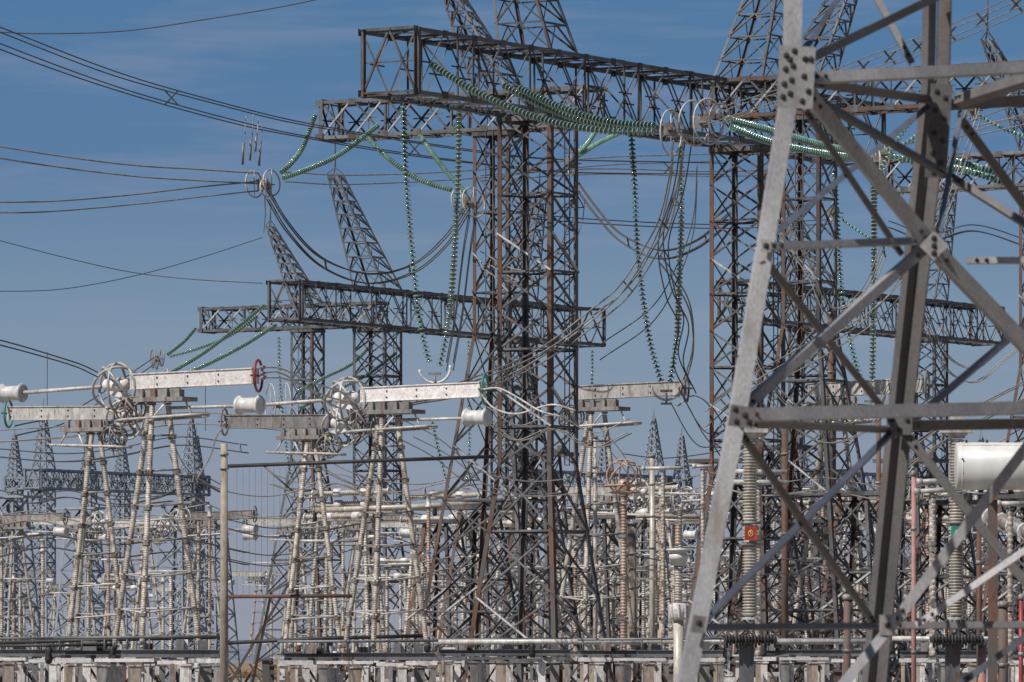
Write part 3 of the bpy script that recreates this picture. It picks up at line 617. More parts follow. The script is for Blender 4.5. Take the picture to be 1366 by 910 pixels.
tf=make_tower('distant bluish lattice support at the left edge',17,4.5,2.2,'far',['far'],at(14,520),.13,.22)
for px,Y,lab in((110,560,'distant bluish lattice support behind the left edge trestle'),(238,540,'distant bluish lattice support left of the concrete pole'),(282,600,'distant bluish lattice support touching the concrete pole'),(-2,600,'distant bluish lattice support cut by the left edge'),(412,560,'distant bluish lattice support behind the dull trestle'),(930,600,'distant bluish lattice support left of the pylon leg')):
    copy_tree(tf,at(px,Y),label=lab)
# ------------------------------------------------------------------ air blast circuit breakers
def make_breaker(label,loc,mat='porc_g'):
    g=empty('circuit_breaker',loc,RD,label,'circuit breaker','circuit breakers with stacked horizontal chambers')
    for x in(-1.6,1.6):
        for y in(-.5,.5):
            mb=MB(); ribbed(mb,(x+(.5 if x>0 else -.5),y*1.8,3.2),(x,y,11.0),.13,8,.16,1.9); mb.build('post_insulator',[mat,'alu_d'],g)
    for i,z in enumerate((4.8,6.4,8.0,9.6)):
        mb=MB(); w=2.1-.1*i
        for y in(-.75+.06*i,.75-.06*i): mb.tube([(-w,y,z),(w,y,z)],.045,6)
        mb.build('rung','alu_d',g)
    for j,z in enumerate((11.25,11.95,12.6)):
        for x in(-1.85,0,1.85):
            mb=MB(); yy=(-.35,.3,-.1)[j]
            ribbed(mb,(x-.78+.2*j,yy,z),(x+.78+.2*j,yy,z+.03*x),.17,9,.13,1.56,1.2,shed=1.2); mb.build('arc_chamber',[mat,'white'],g)
        for x in(-.92,.92):
            mb=MB(); yy=(-.35,.3,-.1)[j]; mb.lathe((x-.26+.2*j,yy,z),(x+1,yy,z),[(0,.12),(.06,.25),(.46,.25),(.52,.12)],12); mb.build('chamber_joint','white',g)
    for x in(-2.4,2.6):
        mb=MB(); mb.ring((x,0,12.1),(1,.3,0),.55,.035,18,5); mb.tube([(x,0,11.2),(x,0,12.7)],.04,5); mb.build('corona_ring','alu',g)
    mb=MB(); mb.box((0,0,11.03),(4.2,1.4,.12)); mb.bar((-2.2,-.6,12.95),(2.4,-.6,12.9),.05,.05); mb.tube([(-2.6,.3,11.6),(-1,.8,11.1),(1,.9,11.5),(2.8,.2,11.9)],.03,5); mb.build('top_frame','alu_d',g)
    return g
br=make_breaker('circuit breaker with stacked pale chambers directly left of the central tower',at(590,352),)
for px,Y,lab in((462,345,'circuit breaker with stacked pale chambers above the green ringed disconnector trestle'),(705,360,'circuit breaker mostly hidden behind the central tower'),(845,338,'circuit breaker with stacked chambers in the open gap right of the central tower'),
   (925,352,'circuit breaker with stacked chambers just left of the foreground pylon leg'),(1050,345,'circuit breaker just right of the pylon left leg'),(1165,358,'circuit breaker between the pylon legs'),(1262,350,'circuit breaker below the end of the white tank'),(1352,342,'circuit breaker at the right edge below the white tank')):
    copy_tree(br,at(px,Y),label=lab)
for px,Y,sc,lab in((520,430,.8,'smaller breaker stack low behind the green ringed trestle'),(620,455,.75,'smaller breaker stack low left of the central tower'),(750,440,.78,'smaller breaker stack low behind the central tower right legs'),(825,465,.8,'smaller breaker stack low in the gap, its left half'),(900,440,.7,'smaller breaker stack low beside the white capped transformer'),
  (1005,450,.8,'smaller breaker stack low behind the red plate column'),(1100,470,.8,'smaller breaker stack low between the pylon legs'),(1215,450,.75,'smaller breaker stack low behind the thick pylon leg'),(1320,460,.8,'smaller breaker stack low at the right edge'),(170,500,.8,'smaller breaker stack low behind the left trestles')):
    copy_tree(br,at(px,Y),label=lab,scale=(1,1,sc))
# pink capped breaker head with curved hoops
g=empty('surge_arrester',at(832,262),0,'reddish arrester topped with a round cage of hoops right of the central tower','arrester')
mb=MB(); ribbed(mb,(0,0,3),(0,0,10.2),.16,10,.13,1.8); mb.build('post_insulator',['porc_p','alu_d'],g)
mb=MB(); cage(mb,(0,0,11.0),.75,.035); mb.ring((0,0,10.6),(0,0,1),.85,.04); mb.ring((0,0,10.3),(0,0,1),.6,.04); mb.build('corona_cage','porc_p',g)
mb=MB(); mb.lathe((0,0,10.2),(0,0,11),[(0,.2),(.2,.28),(.6,.25),(.7,.1)],12); mb.build('head','porc_p',g)

# ------------------------------------------------------------------ support platforms along the bottom
def make_platform(label,loc,L=7.5,W=3.0,rz=0,nposts=9,z=3.1,mat='conc'):
    g=empty('equipment_platform',loc,rz,label,'platform','raised steel platforms on concrete posts')
    for y in(-W/2,W/2):
        for i in range(nposts):
            x=-L/2+.3+(L-.6)*i/(nposts-1)+random.uniform(-.38,.38); x=max(-L/2+.2,min(L/2-.2,x)); w=random.choice((.14,.2,.28,.36))*random.uniform(.9,1.1)
            mb=MB(); mb.bar((x,y,0),(x+random.uniform(-.03,.03),y,z-.32),w,w*.95,up=(0,1,0)); mb.box((x,y,z-.27),(w*1.25,w*1.25,.06)); mb.build('post',random.choice((mat,mat,'white','conc_b','alu_d')),g)
    for y in(-W/2,W/2):
        x0=-L/2
        while x0<L/2-.4:
            l=min(random.uniform(.9,2.4),L/2-x0); zz=z-.14+random.uniform(-.07,.05); mb=MB(); mb.box((x0+l/2,y,zz),(l*.93,.16,random.uniform(.09,.16))); mb.build('white_beam',random.choice(('conc','white','alu_d')),g); x0+=l
        c0,c1=((-L*.1,L*.48) if y<0 else (-L*.48,L*.2)); cc=(c0+c1)/2; cl=c1-c0; mb=MB(); mb.box((cc,y,z+.1),(cl,.05,.22)); mb.box((cc,y,z+.22),(cl+.05,.2,.02)); mb.box((cc,y,z-.02),(cl+.05,.2,.02)); mb.build('channel','steel',g)
    mb=MB(); 
    for i in range(7): mb.box((-L/2+.3+(L-.6)*i/6,0,z-.02),(.14,W*.95,.14))
    mb.build('cross_beam','black',g)
    for i in range(6): mb=MB(); w=random.uniform(.2,.55); h=random.uniform(.15,.4); x=random.uniform(-L/2+.6,L/2-.6); mb.box((x,random.uniform(-1,1),z+.2+h/2),(w,.35,h)); mb.build('junction_box',random.choice(('black','alu_d','white','steel')),g)
    mb=MB(); mb.tube([(-L/2,-W/2,z+.62),(L/2,-W/2,z+.66)],.05,6); 
    for i in range(8): x=-L/2+.2+(L-.4)*i/7; mb.tube([(x,-W/2,z+.2),(x,-W/2,z+.64)],.03,5)
    mb.build('rail','steel',g)
    for i in range(3):
        mb=MB(); x=random.uniform(-L/2+.6,L/2-.6); y=random.uniform(-W/2,W/2); mb.tube([(x,y,.2),(x+.1,y,z-.4)],.07,7); mb.build('conduit','alu_d',g)
    mb=MB()
    for i in range(3):
        x=-L/2+1+i*2; mb.brace(V((x,W/2,.3)),V((x+1.5,W/2,z-.4)),.08,V((0,-1,0))); mb.brace(V((x+1.5,W/2,.3)),V((x,W/2,z-.4)),.08,V((0,-1,0)),off=.03)
    mb.build('cross_bracing','rust',g)
    return g
pl=make_platform('raised platform under the red ringed disconnector',at(188,200),5.6,rz=0)
pls=[(479,210,'raised platform under the green ringed disconnector'),(20,226,'raised platform at the left corner'),(672,246,'raised platform behind the nearest tower foot'),(868,228,'raised platform between nearest tower foot and pylon foot'),
 (1085,240,'raised platform between the legs of the foreground pylon'),(1300,226,'raised platform at the right behind the thick pylon leg')]
for px,Y,lab in pls: copy_tree(pl,at(px,Y),label=lab,scale=(1,1,random.uniform(.97,1.03)))
random.seed(21)
def make_pedestals(label,loc,L,W,n):
    g=empty('pedestal_row',loc,0,label,'pedestals','rows of pale pedestals along the bottom')
    for i in range(n):
        x=-L/2+L*i/(n-1)+random.uniform(-.45,.45); y=random.uniform(-W/2,W/2); h=random.uniform(2.2,3.5); w=random.choice((.12,.18,.26,.34))
        mb=MB(); mb.bar((x,y,0),(x+random.uniform(-.05,.05),y,h),w,w,up=(0,1,0)); mb.box((x,y,h+.04),(w*1.6,w*1.6,.08))
        if random.random()<.4: mb.tube([(x,y,h),(x,y,h+.35)],.06,7); mb.lathe((x,y,h+.1),(x,y,h+1),[(0,.12),(.08,.16),(.16,.11),(.24,.15),(.3,.08)],9)
        mb.build('post',random.choice(('conc','white','conc','white','conc_b','alu_d','rust')),g)
    for i in range(max(2,n//4)):
        x=random.uniform(-L/2,L/2-2); y=random.uniform(-W/2,W/2); h=random.uniform(2.0,3.4); l=random.uniform(1.2,3)
        mb=MB(); mb.bar((x,y,h),(x+l,y,h),.14,random.choice((.12,.2))); mb.build('cross_beam',random.choice(('white','conc','steel_d','alu_d')),g)
    for i in range(max(1,n//6)):
        x=random.uniform(-L/2,L/2-2); y=random.uniform(-W/2,W/2); mb=MB(); mb.brace(V((x,y,.4)),V((x+random.choice((-1.6,1.6)),y,2.8)),.09,V((0,-1,0))); mb.build('tie_bar',random.choice(('rust','steel_d')),g)
    return g
pnames=['at the far left','behind the red ringed trestle','around the concrete pole','behind the dull trestle','under the green ringed unit','left of the nearest tower','behind the nearest tower','right of the nearest tower','left of the pylon foot','behind the pylon left leg','between the pylon legs','behind the thick pylon leg','below the white tank','at the right edge']
for i,nm in enumerate(pnames):
    px=20+i*103
    if i==3: px=395
    make_pedestals('pale concrete pedestals in the second line '+nm,at(px,262+(i*37)%30),3.6,5,12)
    if i in (2,3,6): continue
    make_pedestals('small pale pedestals in the third line '+nm,at(px+40,385+(i*53)%60),5.6,8,13)
# slim post insulators and bus supports crowding the yard
def make_post(label,h,m,kind,loc):
    g=empty('bus_support',loc,0,label,'post insulator','slim bus supports crowding the yard')
    mb=MB(); mb.tube([(0,0,0),(0,0,h*.45)],.1,8); mb.box((0,0,h*.45),(.4,.4,.08)); mb.build('pedestal','conc_b' if kind else 'alu_d',g)
    mb=MB(); ribbed(mb,(0,0,h*.45),(0,0,h),.11,9,.12,1.3); mb.build('post_insulator',[m,'cap_p'],g)
    mb=MB()
    if kind==0: mb.tube([(-1.5,0,h+.12),(1.6,.1,h+.14)],.07,7); mb.box((0,0,h+.05),(.4,.3,.1))
    elif kind==1: mb.ring((0,0,h+.1),(0,.3,1),.42,.035,20,6); mb.lathe((0,0,h-.1),(0,0,h+1),[(0,.1),(.05,.13),(.3,.13),(.5,.04)],10)
    elif kind==2: mb.box((0,0,h+.06),(1.4,.3,.12)); mb.tube([(-.6,0,h+.1),(-.7,0,h+.7),(.5,0,h+.9)],.04,6)
    else: mb.lathe((0,0,h-.05),(0,0,h+1),[(0,.12),(.03,.2),(.12,.2),(.15,.13),(.6,.13),(.64,.19),(.7,.19),(.72,.05)],12)
    mb.build('head',['alu','alu_d','alu_d','alu'][kind],g); return g
protos=[]; zones=[(545,640,12,'left of the nearest tower'),(640,775,16,'behind the legs of the nearest tower'),(775,930,34,'in the open gap right of the nearest tower'),(960,1175,34,'between the legs of the foreground pylon'),(1215,1366,26,'right of the thick pylon leg'),(0,60,6,'at the left edge'),(85,290,12,'behind the left trestles'),(350,545,10,'right of the concrete pole')]
ci=0
for x0,x1,n,zn in zones:
    for i in range(n):
        px=x0+(x1-x0)*(i+random.random())/n; Y=random.uniform(290,470); kd=ci%4; lab=['slim post with crosswise tube ','slim ring topped post ','slim post with bent rod ','slim spool topped post '][kd]+zn
        if len(protos)<8:
            h=random.uniform(8,11.5); o=make_post(lab,h,['porc','porc_g','porc','porc_p','porc_g','porc','porc_g','porc_g'][ci],kd,at(px,Y)); protos.append(o)
        else:
            o=copy_tree(protos[ci%8],at(px,Y),rz=random.uniform(-.4,.4),label=lab,scale=(1,1,random.uniform(.72,1.08)))
        ci+=1
# long horizontal bus tubes above the platforms
def bus(label,pts,r,mat,posts=True,name='busbar_tube'):
    g=empty(name,pts[0],0,label,'busbar','busbars just above the platforms'); o=V(pts[0]); mb=MB(); mb.tube([V(p)-o for p in pts],r,8); mb.build('tube',mat,g)
    a=V(pts[0])-o;b=V(pts[-1])-o; n=max(2,int((b-a).length/3.2))
    for i in range(n+1):
        q=a.lerp(b,i/n); mb=MB(); mb.tube([q-V((0,0,.62)),q-V((0,0,r))],.06,6); mb.lathe(q-V((0,0,.6)),q+V((0,0,1)),[(0,.1),(.15,.14),(.3,.1),(.45,.14),(.55,.08)],8); mb.build('support','black' if mat!='white' else 'porc_g',g)
    return g
bus('dark upper bus tube low across the left of the yard',[P(-20,858,215),P(160,853,215),P(300,850,215)],.07,'black')
bus('dark lower bus tube at the very left under the upper one',[P(-20,862,200),P(150,860,200)],.05,'black')
bus('dark bus tube low between the grey pole and the rusty leg',[P(300,858,218),P(420,852,218),P(570,848,218)],.07,'black')
bus('white bus tube low through the foot of the central tower',[P(560,857,244),P(760,856,244),P(860,857,244)],.11,'alu')
bus('white bus tube low behind the pylon left leg',[P(858,855,236),P(1010,856,236),P(1180,856,236)],.11,'alu')
bus('white bus tube low right of the thick pylon leg',[P(1190,852,238),P(1290,853,238),P(1400,852,238)],.11,'alu')
bus('beige bus tube high over the breakers left of the central tower',[P(420,681,335),P(560,676,335),P(660,670,335)],.16,'porc_g')
bus('beige bus tube high over the breakers right of the central tower',[P(770,690,325),P(860,688,325),P(950,690,325)],.14,'porc_g')
bus('beige bus tube high over the breakers behind the pylon',[P(960,668,325),P(1120,672,325),P(1250,668,325)],.14,'porc_g')

# ------------------------------------------------------------------ big bushings, tank, plates
def make_column(label,px,Y,signmat,digit):
    g=empty('support_insulator_column',at(px,Y),0,label,'insulator column')
    mb=MB(); ribbed(mb,(0,0,4.0),(0,0,8.6),.19,16,.075,2.3,1.15,shed=1.22); mb.build('porcelain_stack',['porc_g','alu'],g)
    mb=MB(); mb.box((0,0,8.72),(.85,.6,.1)); mb.box((0,0,8.95),(.3,.3,.35)); mb.lathe((0,0,8.6),(0,0,9),[(0,.26),(.1,.3),(.12,.2)],14); mb.build('head_plate','alu',g)
    mb=MB(); mb.bar((-.1,0,0),(-.1,0,3.4),.36,.36,up=(0,1,0)); mb.build('pedestal','steel_d',g)
    mb=MB(); mb.box((0,0,3.5),(1.3,.8,.16))
    for i in range(16): mb.tube([(-.6+.08*i,-.45,3.3+.05*(i%3)),(-.62+.08*i,-.5,3.62)],.035,5)
    mb.build('terminal_frame','black',g)
    pz=6.15; pp=empty if False else None
    mb=MB(); mb.box((0,-.30,pz),(.31,.02,.35)); pl_=mb.build('number_plate',signmat,g)
    mb=MB()
    for z in (-.27,.27): mb.lathe((0,0,pz+z-.03),(0,0,pz+1),[(0,.27),(.06,.27)],14)
    mb.build('clamp_band','alu_d',g)
    mb=MB(); mb.ring((0,-.315,pz),(0,1,0),.075,.014,16,5,squash=.7)
    if digit: mb.tube([(-.02,-.315,pz+.05),(.02,-.315,pz),(-.02,-.315,pz-.05)],.012,5)
    mb.build('plate_mark','yellow' if digit else 'white',pl_)
    return g
make_column('pale ribbed insulator column carrying the small red plate, right of the pylon left leg',1001,150,'signred',1)
make_column('pale ribbed insulator column carrying the small green plate, under the end of the tank',1276,150,'signgreen',0)
g=empty('pressure_tank',at(1275,146),0,'big white horizontal tank cut by the right edge behind the pylon','tank')
zc=3+258*146/F; mb=MB(); R=.58; mb.lathe((0,0,zc),(1,.0,zc),[(0,.02),(.0,R*.94),(.03,R),(4.2,R),(4.23,R*.95),(4.23,.02)],48); t=mb.build('shell','tank',g)
mb=MB(); mb.ring((.12,0,zc),(1,0,0),R+.004,.012,40,5); mb.ring((2.6,0,zc),(1,0,0),R+.004,.012,40,5); mb.box((2.1,-.30,zc+.51),(4.1,.03,.03)); mb.build('weld_band','tank',g)
for i in range(8): mb=MB(); mb.lathe((.25+.5*i,-.1,zc+.56),(.25+.5*i,-.1,zc+2),[(0,.03),(.07,.03),(.08,.02)],8); mb.build('bolt','bolt',g)
for i in range(3): mb=MB(); mb.lathe((.12+1.5*i,-.56,zc+.16),(.12+1.5*i,-2,zc+.16),[(0,.025),(.05,.02)],8); mb.build('bolt','bolt',g)
mb=MB()
for x in(.9,3.2): mb.box((x,0,zc-.68),(.22,.8,.3)); mb.bar((x,0,0),(x,0,zc-.8),.22,.22,up=(0,1,0))
mb.build('saddle','rust_b',g)
# round white capped instrument transformer
g=empty('current_transformer',at(905,214),0,'slim current transformer with a white cap, left of the pylon foot','transformer')
mb=MB(); ribbed(mb,(0,0,7.0),(0,0,7.95),.13,12,.1,1,1.1); mb.build('upper_bushing',['porc_p','alu_d'],g)
mb=MB(); z=7.0; mb.lathe((0,0,6.35),(0,0,8),[(0,.2),(.0,.27),(.22,.30),(.24,.34),(.4,.34),(.42,.3),(.52,.3),(.54,.44),(.6,.44),(.62,.2)],20); mb.build('cap','tank',g)
mb=MB(); ribbed(mb,(0,0,5.0),(0,0,6.35),.15,12,.09,1.4,1.1); mb.build('bushing',['porc','alu_d'],g)
mb=MB(); mb.lathe((0,0,4.4),(0,0,8),[(0,.2),(.05,.30),(.55,.33),(.62,.2)],20); 
for a in range(8): mb.box((.33*math.cos(a*.785),.33*math.sin(a*.785),4.75),(.05,.05,.5))
mb.build('tank_body','white',g)
mb=MB(); mb.lathe((0,0,0),(0,0,1),[(0,.18),(4.4,.18)],14); mb.build('pedestal','porc_g',g)
# cross tubes at the columns
for (x0,y0,x1,y1,Y,lab) in ((972,629,1050,630,160,'upper short pale tube behind the left column with red plate'),(972,643,1052,644,160,'lower short pale tube behind the left column with red plate'),(1225,643,1262,641,160,'upper short pale tube left of the tank end'),(1222,656,1268,653,160,'lower short pale tube left of the tank end'),
    (857,625,912,624,240,'short pale tube standing free in the sky under the right contact arm'),(925,622,950,622,240,'short pale tube touching the pylon left leg'),(1330,672,1366,672,160,'short white tube under the tank at the right edge')):
    g=empty('contact_tube',P(x0,y0,Y),0,lab,'tube','short contact tubes'); o=P(x0,y0,Y); mb=MB(); mb.tube([V((0,0,0)),P(x1,y1,Y)-o],.07,8); mb.lathe(V((0,0,0))-V((.05,0,0)),V((1,0,0)),[(0,.1),(.15,.1)],8)
    mb.build('tube','alu',g); mb=MB(); q=(P(x1,y1,Y)-o)*.5; ribbed(mb,V((q.x,.1,3-o.z)),q+V((0,.1,-.1)),.09,7,.14,1.6); mb.build('post_insulator',['porc','alu_d'],g)
# thick grey pipe at the right edge (bushing turret)
g=empty('slanting_bushing',P(1322,690,170),0,'slanting grey bushing poking in under the tank at the right edge','bushing'); o=P(1322,690,170); e=P(1400,722,165)-o
mb=MB(); ribbed(mb,V((0,0,0)),e,.2,12,.1,1.0,1.25); mb.build('porcelain_stack',['alu_d','white'],g)
mb=MB(); mb.lathe(V((0,0,0))-e.normalized()*.35,e,[(0,.1),(.05,.22),(.3,.26),(.35,.2)],14); mb.build('end_cap','white',g)
mb=MB(); mb.tube([e*.7,V((e.x*.7,e.y*.7,-o.z))],.12,8); mb.build('support_post','rust',g)
# rusty and pink poles, lower right and elsewhere
for px,y0,Y,r,m,lab in ((1219,635,165,.065,'pink','faded pink pole right beside the thick pylon leg'),(1306,680,165,.07,'rust','dark red pole, first left of the right edge cluster'),(1338,810,150,.12,'rust_b','short thick rusty pole near the lower right corner'),(1322,690,170,.06,'rust','thin rusty pole between dark red and short thick poles'),
   (1362,800,160,.06,'red','bright red pole at the lower right edge'),(1310,860,150,.10,'pink','thick pink pole low at the right'),(1130,800,170,.1,'rust_b','short rusty pole between the pylon legs'),(1047,560,255,.14,'rust','tall rusty pole right of the red plate column'),(1108,420,330,.16,'rust','tall rusty pole behind the pylon cross diagonals'),(1172,560,300,.12,'rust_b','tall rusty pole left of the thick pylon leg'),
   (1180,835,120,.05,'alu','pale pole just right behind the thick pylon leg foot'),(843,700,300,.22,'conc_b','thick beige pole in the clutter right of the central tower'),(794,585,300,.1,'porc','slim beige pole beside the right leg of the central tower'),(870,610,320,.14,'porc_g','pale pole below the distant mast right of centre')):
    g=empty('service_pole',at(px,Y),0,lab,'pole'); zt=3+(HY-y0)*Y/F; mb=MB(); mb.tube([(0,0,0),(0,0,zt)],[r*1.1,r],10); mb.build('shaft',m,g); mb=MB(); mb.lathe((0,0,zt),(0,0,zt+1),[(0,r*1.3),(.12,r*1.3),(.16,r*.5)],10); mb.build('cap','alu_d',g)
    for k in range(3): mb=MB(); mb.lathe((0,0,zt-1.5-1.7*k),(0,0,zt),[(0,r*1.25),(.1,r*1.25)],10); mb.build('collar','alu_d',g)
# grey concrete pole with cross bars and a net of fine wires
g=empty('concrete_pole',at(299,176),0,'tall plain concrete pole standing left of centre','pole')
zt=3+(HY-592)*176/F; mb=MB(); mb.tube([(0,0,0),(0,0,zt)],[.135,.1],14); mb.build('shaft','conc_b',g)
mb=MB(); mb.lathe((0,0,zt-.35),(0,0,zt),[(0,.13),(.08,.13)],12); mb.lathe((0,0,zt-.75),(0,0,zt),[(0,.14),(.05,.14)],12); mb.build('band','alu_d',g)
g=empty('wire_screen',P(302,622,178),0,'screen of fine vertical wires between a black and a rusty crossbar beside the concrete pole','screen'); o=P(302,622,178)
mb=MB(); mb.tube([V((0,0,0)),P(660,609,178)-o],.055,6); mb.build('top_bar','black',g)
mb=MB(); mb.tube([P(302,796,178)-o,P(470,795,178)-o],.055,6); mb.build('bottom_bar','rust_b',g)
mb=MB()
for i in range(11): x=316+i*8.2; mb.tube([P(x,624,178)-o,P(x,795,178)-o],.004,4)
mb.build('wire_net','wire',g,); mb=MB(); mb.bar(P(470,615,178)-o,P(470,880,178)-o+V((0,0,-3)),.14,.14); mb.build('end_post','rust',g)
mb=MB(); mb.tube([P(352,622,178)-o,P(390,655,178)-o],.03,5); mb.build('stay','steel_d',g)
# slender rusty guy leg
for i,(a,b,lab) in enumerate((((362,790,260),(338,905,262),'thin rusty strut in the open gap right of the concrete pole'),((405,745,262),(352,835,262),'thin dark strut leaning above the gap right of the pole'))):
    g=empty('leaning_strut',P(*a),0,lab,'strut'); mb=MB(); e=P(*b)-P(*a); e2=e*((-P(*a).z)/e.z); mb.brace(V((0,0,0)),e2,.12,V((0,-1,0)),closed=True); mb.build('angle_bar','rust',g)
    mb=MB(); mb.brace(V((0,0,0)),V((2.2,.3,1.2)),.08,V((0,-1,0))); mb.build('tie_bar','steel_d',g)

# ------------------------------------------------------------------ foreground pylon
PY=empty('lattice_pylon',at(1240,58),0,'large blurred grey steel pylon filling the right foreground','pylon'); po=PY.location.copy()
def Q(p): return P(*p)-po
def member(name,a,b,sz,mat,n=(0,-1,.15),flip=False,sub=None):
    mb=MB(); mb.brace(Q(a),Q(b),sz,V(n),flip=flip,closed=True); o=mb.build(name,mat,PY)
    A,B=Q(a),Q(b); w=(B-A).normalized(); nn=V(n); nn=(nn-w*nn.dot(w)).normalized()
    for c,sg in ((A,1),(B,-1)):
        for t in (.10,.20):
            k=MB(); q=c+w*sg*t; k.lathe(q-nn*.002,q+nn,[(0,.024),(.006,.024),(.007,.017),(.022,.016),(.023,.009),(.035,.008)],6,smooth=False); k.build('bolt','bolt',o)
    return o
def leg(pts,sz,mat,u,v):
    mb=MB(); 
    for i in range(len(pts)-1):
        a,b=Q(pts[i]),Q(pts[i+1]); w=(b-a).normalized(); uu=(u-w*u.dot(w)).normalized(); vv=(v-w*v.dot(w)); vv=(vv-uu*vv.dot(uu)).normalized()
        mb.angle(a-uu*sz*.5,b-uu*sz*.5+w*(b-a).length*0,sz,uu,vv,closed=True,t=.02)
    return mb.build('leg',mat,PY)
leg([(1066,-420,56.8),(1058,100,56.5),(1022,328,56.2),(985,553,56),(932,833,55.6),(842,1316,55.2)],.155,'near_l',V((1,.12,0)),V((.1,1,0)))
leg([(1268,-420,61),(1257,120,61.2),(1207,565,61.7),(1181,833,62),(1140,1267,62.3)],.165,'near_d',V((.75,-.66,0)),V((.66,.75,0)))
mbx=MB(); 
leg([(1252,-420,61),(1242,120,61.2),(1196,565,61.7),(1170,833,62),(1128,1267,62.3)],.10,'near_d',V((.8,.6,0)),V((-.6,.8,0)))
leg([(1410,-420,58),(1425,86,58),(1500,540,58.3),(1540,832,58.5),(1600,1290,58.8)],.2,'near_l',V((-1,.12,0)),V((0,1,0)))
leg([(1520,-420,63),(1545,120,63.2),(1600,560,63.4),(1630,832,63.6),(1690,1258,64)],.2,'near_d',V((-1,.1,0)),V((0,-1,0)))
hb=[((1078,103,56.3),(1425,86,57.9),.135,'near_l',(0,-1,.1)),((1090,112,56.4),(1245,134,61),.13,'near_d',(.3,-.8,-.5)),((1262,140,61),(1545,124,63),.15,'near_d',(0,-1,-.3)),
 ((1272,132,61.1),(1425,84,58.1),.15,'near_d',(-.3,-.9,.2)),((1022,328,56.1),(1240,320,57.6),.085,'near_l',(0,-1,.1)),((1290,347,61.5),(1500,347,61.5),.085,'near_l',(0,-1,.1)),
 ((985,553,55.9),(1500,540,58.2),.155,'near_l',(0,-1,.05)),((1000,566,56.1),(1200,575,61.6),.12,'near_d',(.2,-.8,-.6)),((1205,568,61.6),(1600,562,63.3),.15,'near_d',(0,-1,-.4)),
 ((930,836,55.6),(1178,834,61.8),.075,'near_d',(0,-1,.1)),((1185,834,61.9),(1540,832,58.6),.085,'near_d',(0,-1,.1))]
for a,b,s,m,n in hb: member('horizontal_brace',a,b,s*.78,m,n)
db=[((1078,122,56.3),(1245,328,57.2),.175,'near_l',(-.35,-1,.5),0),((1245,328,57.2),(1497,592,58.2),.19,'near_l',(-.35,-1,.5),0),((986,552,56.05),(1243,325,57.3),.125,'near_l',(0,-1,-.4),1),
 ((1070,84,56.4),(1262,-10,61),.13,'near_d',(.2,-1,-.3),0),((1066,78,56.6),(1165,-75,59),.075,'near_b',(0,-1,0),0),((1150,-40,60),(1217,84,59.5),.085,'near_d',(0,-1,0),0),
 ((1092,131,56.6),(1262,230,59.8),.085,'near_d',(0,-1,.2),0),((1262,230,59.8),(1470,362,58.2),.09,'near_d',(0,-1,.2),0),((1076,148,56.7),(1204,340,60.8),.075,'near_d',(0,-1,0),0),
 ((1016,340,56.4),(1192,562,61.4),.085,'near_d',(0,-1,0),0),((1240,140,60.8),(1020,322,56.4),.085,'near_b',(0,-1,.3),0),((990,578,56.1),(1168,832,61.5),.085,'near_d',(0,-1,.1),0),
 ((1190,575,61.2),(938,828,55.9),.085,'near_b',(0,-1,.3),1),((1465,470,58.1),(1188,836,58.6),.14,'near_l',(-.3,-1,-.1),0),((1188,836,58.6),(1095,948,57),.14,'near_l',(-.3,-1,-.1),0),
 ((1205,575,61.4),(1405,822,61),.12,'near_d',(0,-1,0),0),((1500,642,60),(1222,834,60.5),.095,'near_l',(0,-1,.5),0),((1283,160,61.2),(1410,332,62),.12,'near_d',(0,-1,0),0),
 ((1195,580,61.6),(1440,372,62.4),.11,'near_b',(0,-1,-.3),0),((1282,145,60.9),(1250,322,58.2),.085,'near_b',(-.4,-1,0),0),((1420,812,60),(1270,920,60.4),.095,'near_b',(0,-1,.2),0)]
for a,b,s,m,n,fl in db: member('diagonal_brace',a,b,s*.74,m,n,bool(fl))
def gusset(cx,cy,Y,w,h,rot,mat,bolts,n=(0,-1,0)):
    o=Q((cx,cy,Y)); R=Matrix.Rotation(rot,3,'Y'); mb=MB(); mb.box(o,(w,.016,h),R); g=mb.build('gusset_plate',mat,PY)
    for bx,by in bolts:
        mb=MB(); q=o+R@V((bx*w,-.008,by*h)); mb.lathe(q,q+V((0,-1,0)),[(0,.031),(.005,.031),(.006,.022),(.016,.021),(.017,.01),(.022,.009)],6,smooth=False); mb.build('bolt','bolt',g)
gusset(1062,103,56.22,.34,.58,math.radians(3),'near_l',[(-.3,.34),(-.08,.42),(-.3,.12),(-.1,.18),(-.32,-.12),(-.12,-.05),(-.33,-.33),(-.14,-.27),(.22,.3),(.38,.3),(.22,.02),(.36,-.22),(.2,-.38),(-.2,.28)])
gusset(1252,175,60.75,.22,.95,math.radians(4),'near_d',[(-.2,.42),(.2,.36),(-.2,.22),(.2,.14),(-.2,-.02),(.2,-.1),(-.2,-.24),(.2,-.34),(-.1,-.44)])
gusset(990,556,55.8,.24,.2,math.radians(8),'near_d',[(-.3,.3),(.1,.1),(.3,-.2),(-.2,-.25)])
gusset(1246,328,57.05,.2,.2,math.radians(45),'near_l',[(-.25,.25),(.25,-.25),(.0,.0)])
gusset(1200,566,61.35,.26,.22,0,'near_d',[(-.3,.2),(.3,.2),(0,-.25)])
gusset(932,833,55.5,.12,.16,math.radians(8),'near_d',[(0,.1)])
gusset(1184,834,58.4,.16,.2,0,'near_l',[(0,0)])
gusset(1022,328,56.05,.09,.12,0,'near_l',[(0,0)])
# step bolts up the left leg
for i in range(14):
    t=i/13; y=180+t*640; x=(lerp(1045,985,(y-180)/373) if y<553 else lerp(985,932,(y-553)/280))-12
    mb=MB(); q=Q((x,y,56.1)); mb.tube([q,q+V((-.06,-.02,0))],.008,6); 
    if i%3==0: mb.build('step_bolt','bolt',PY)

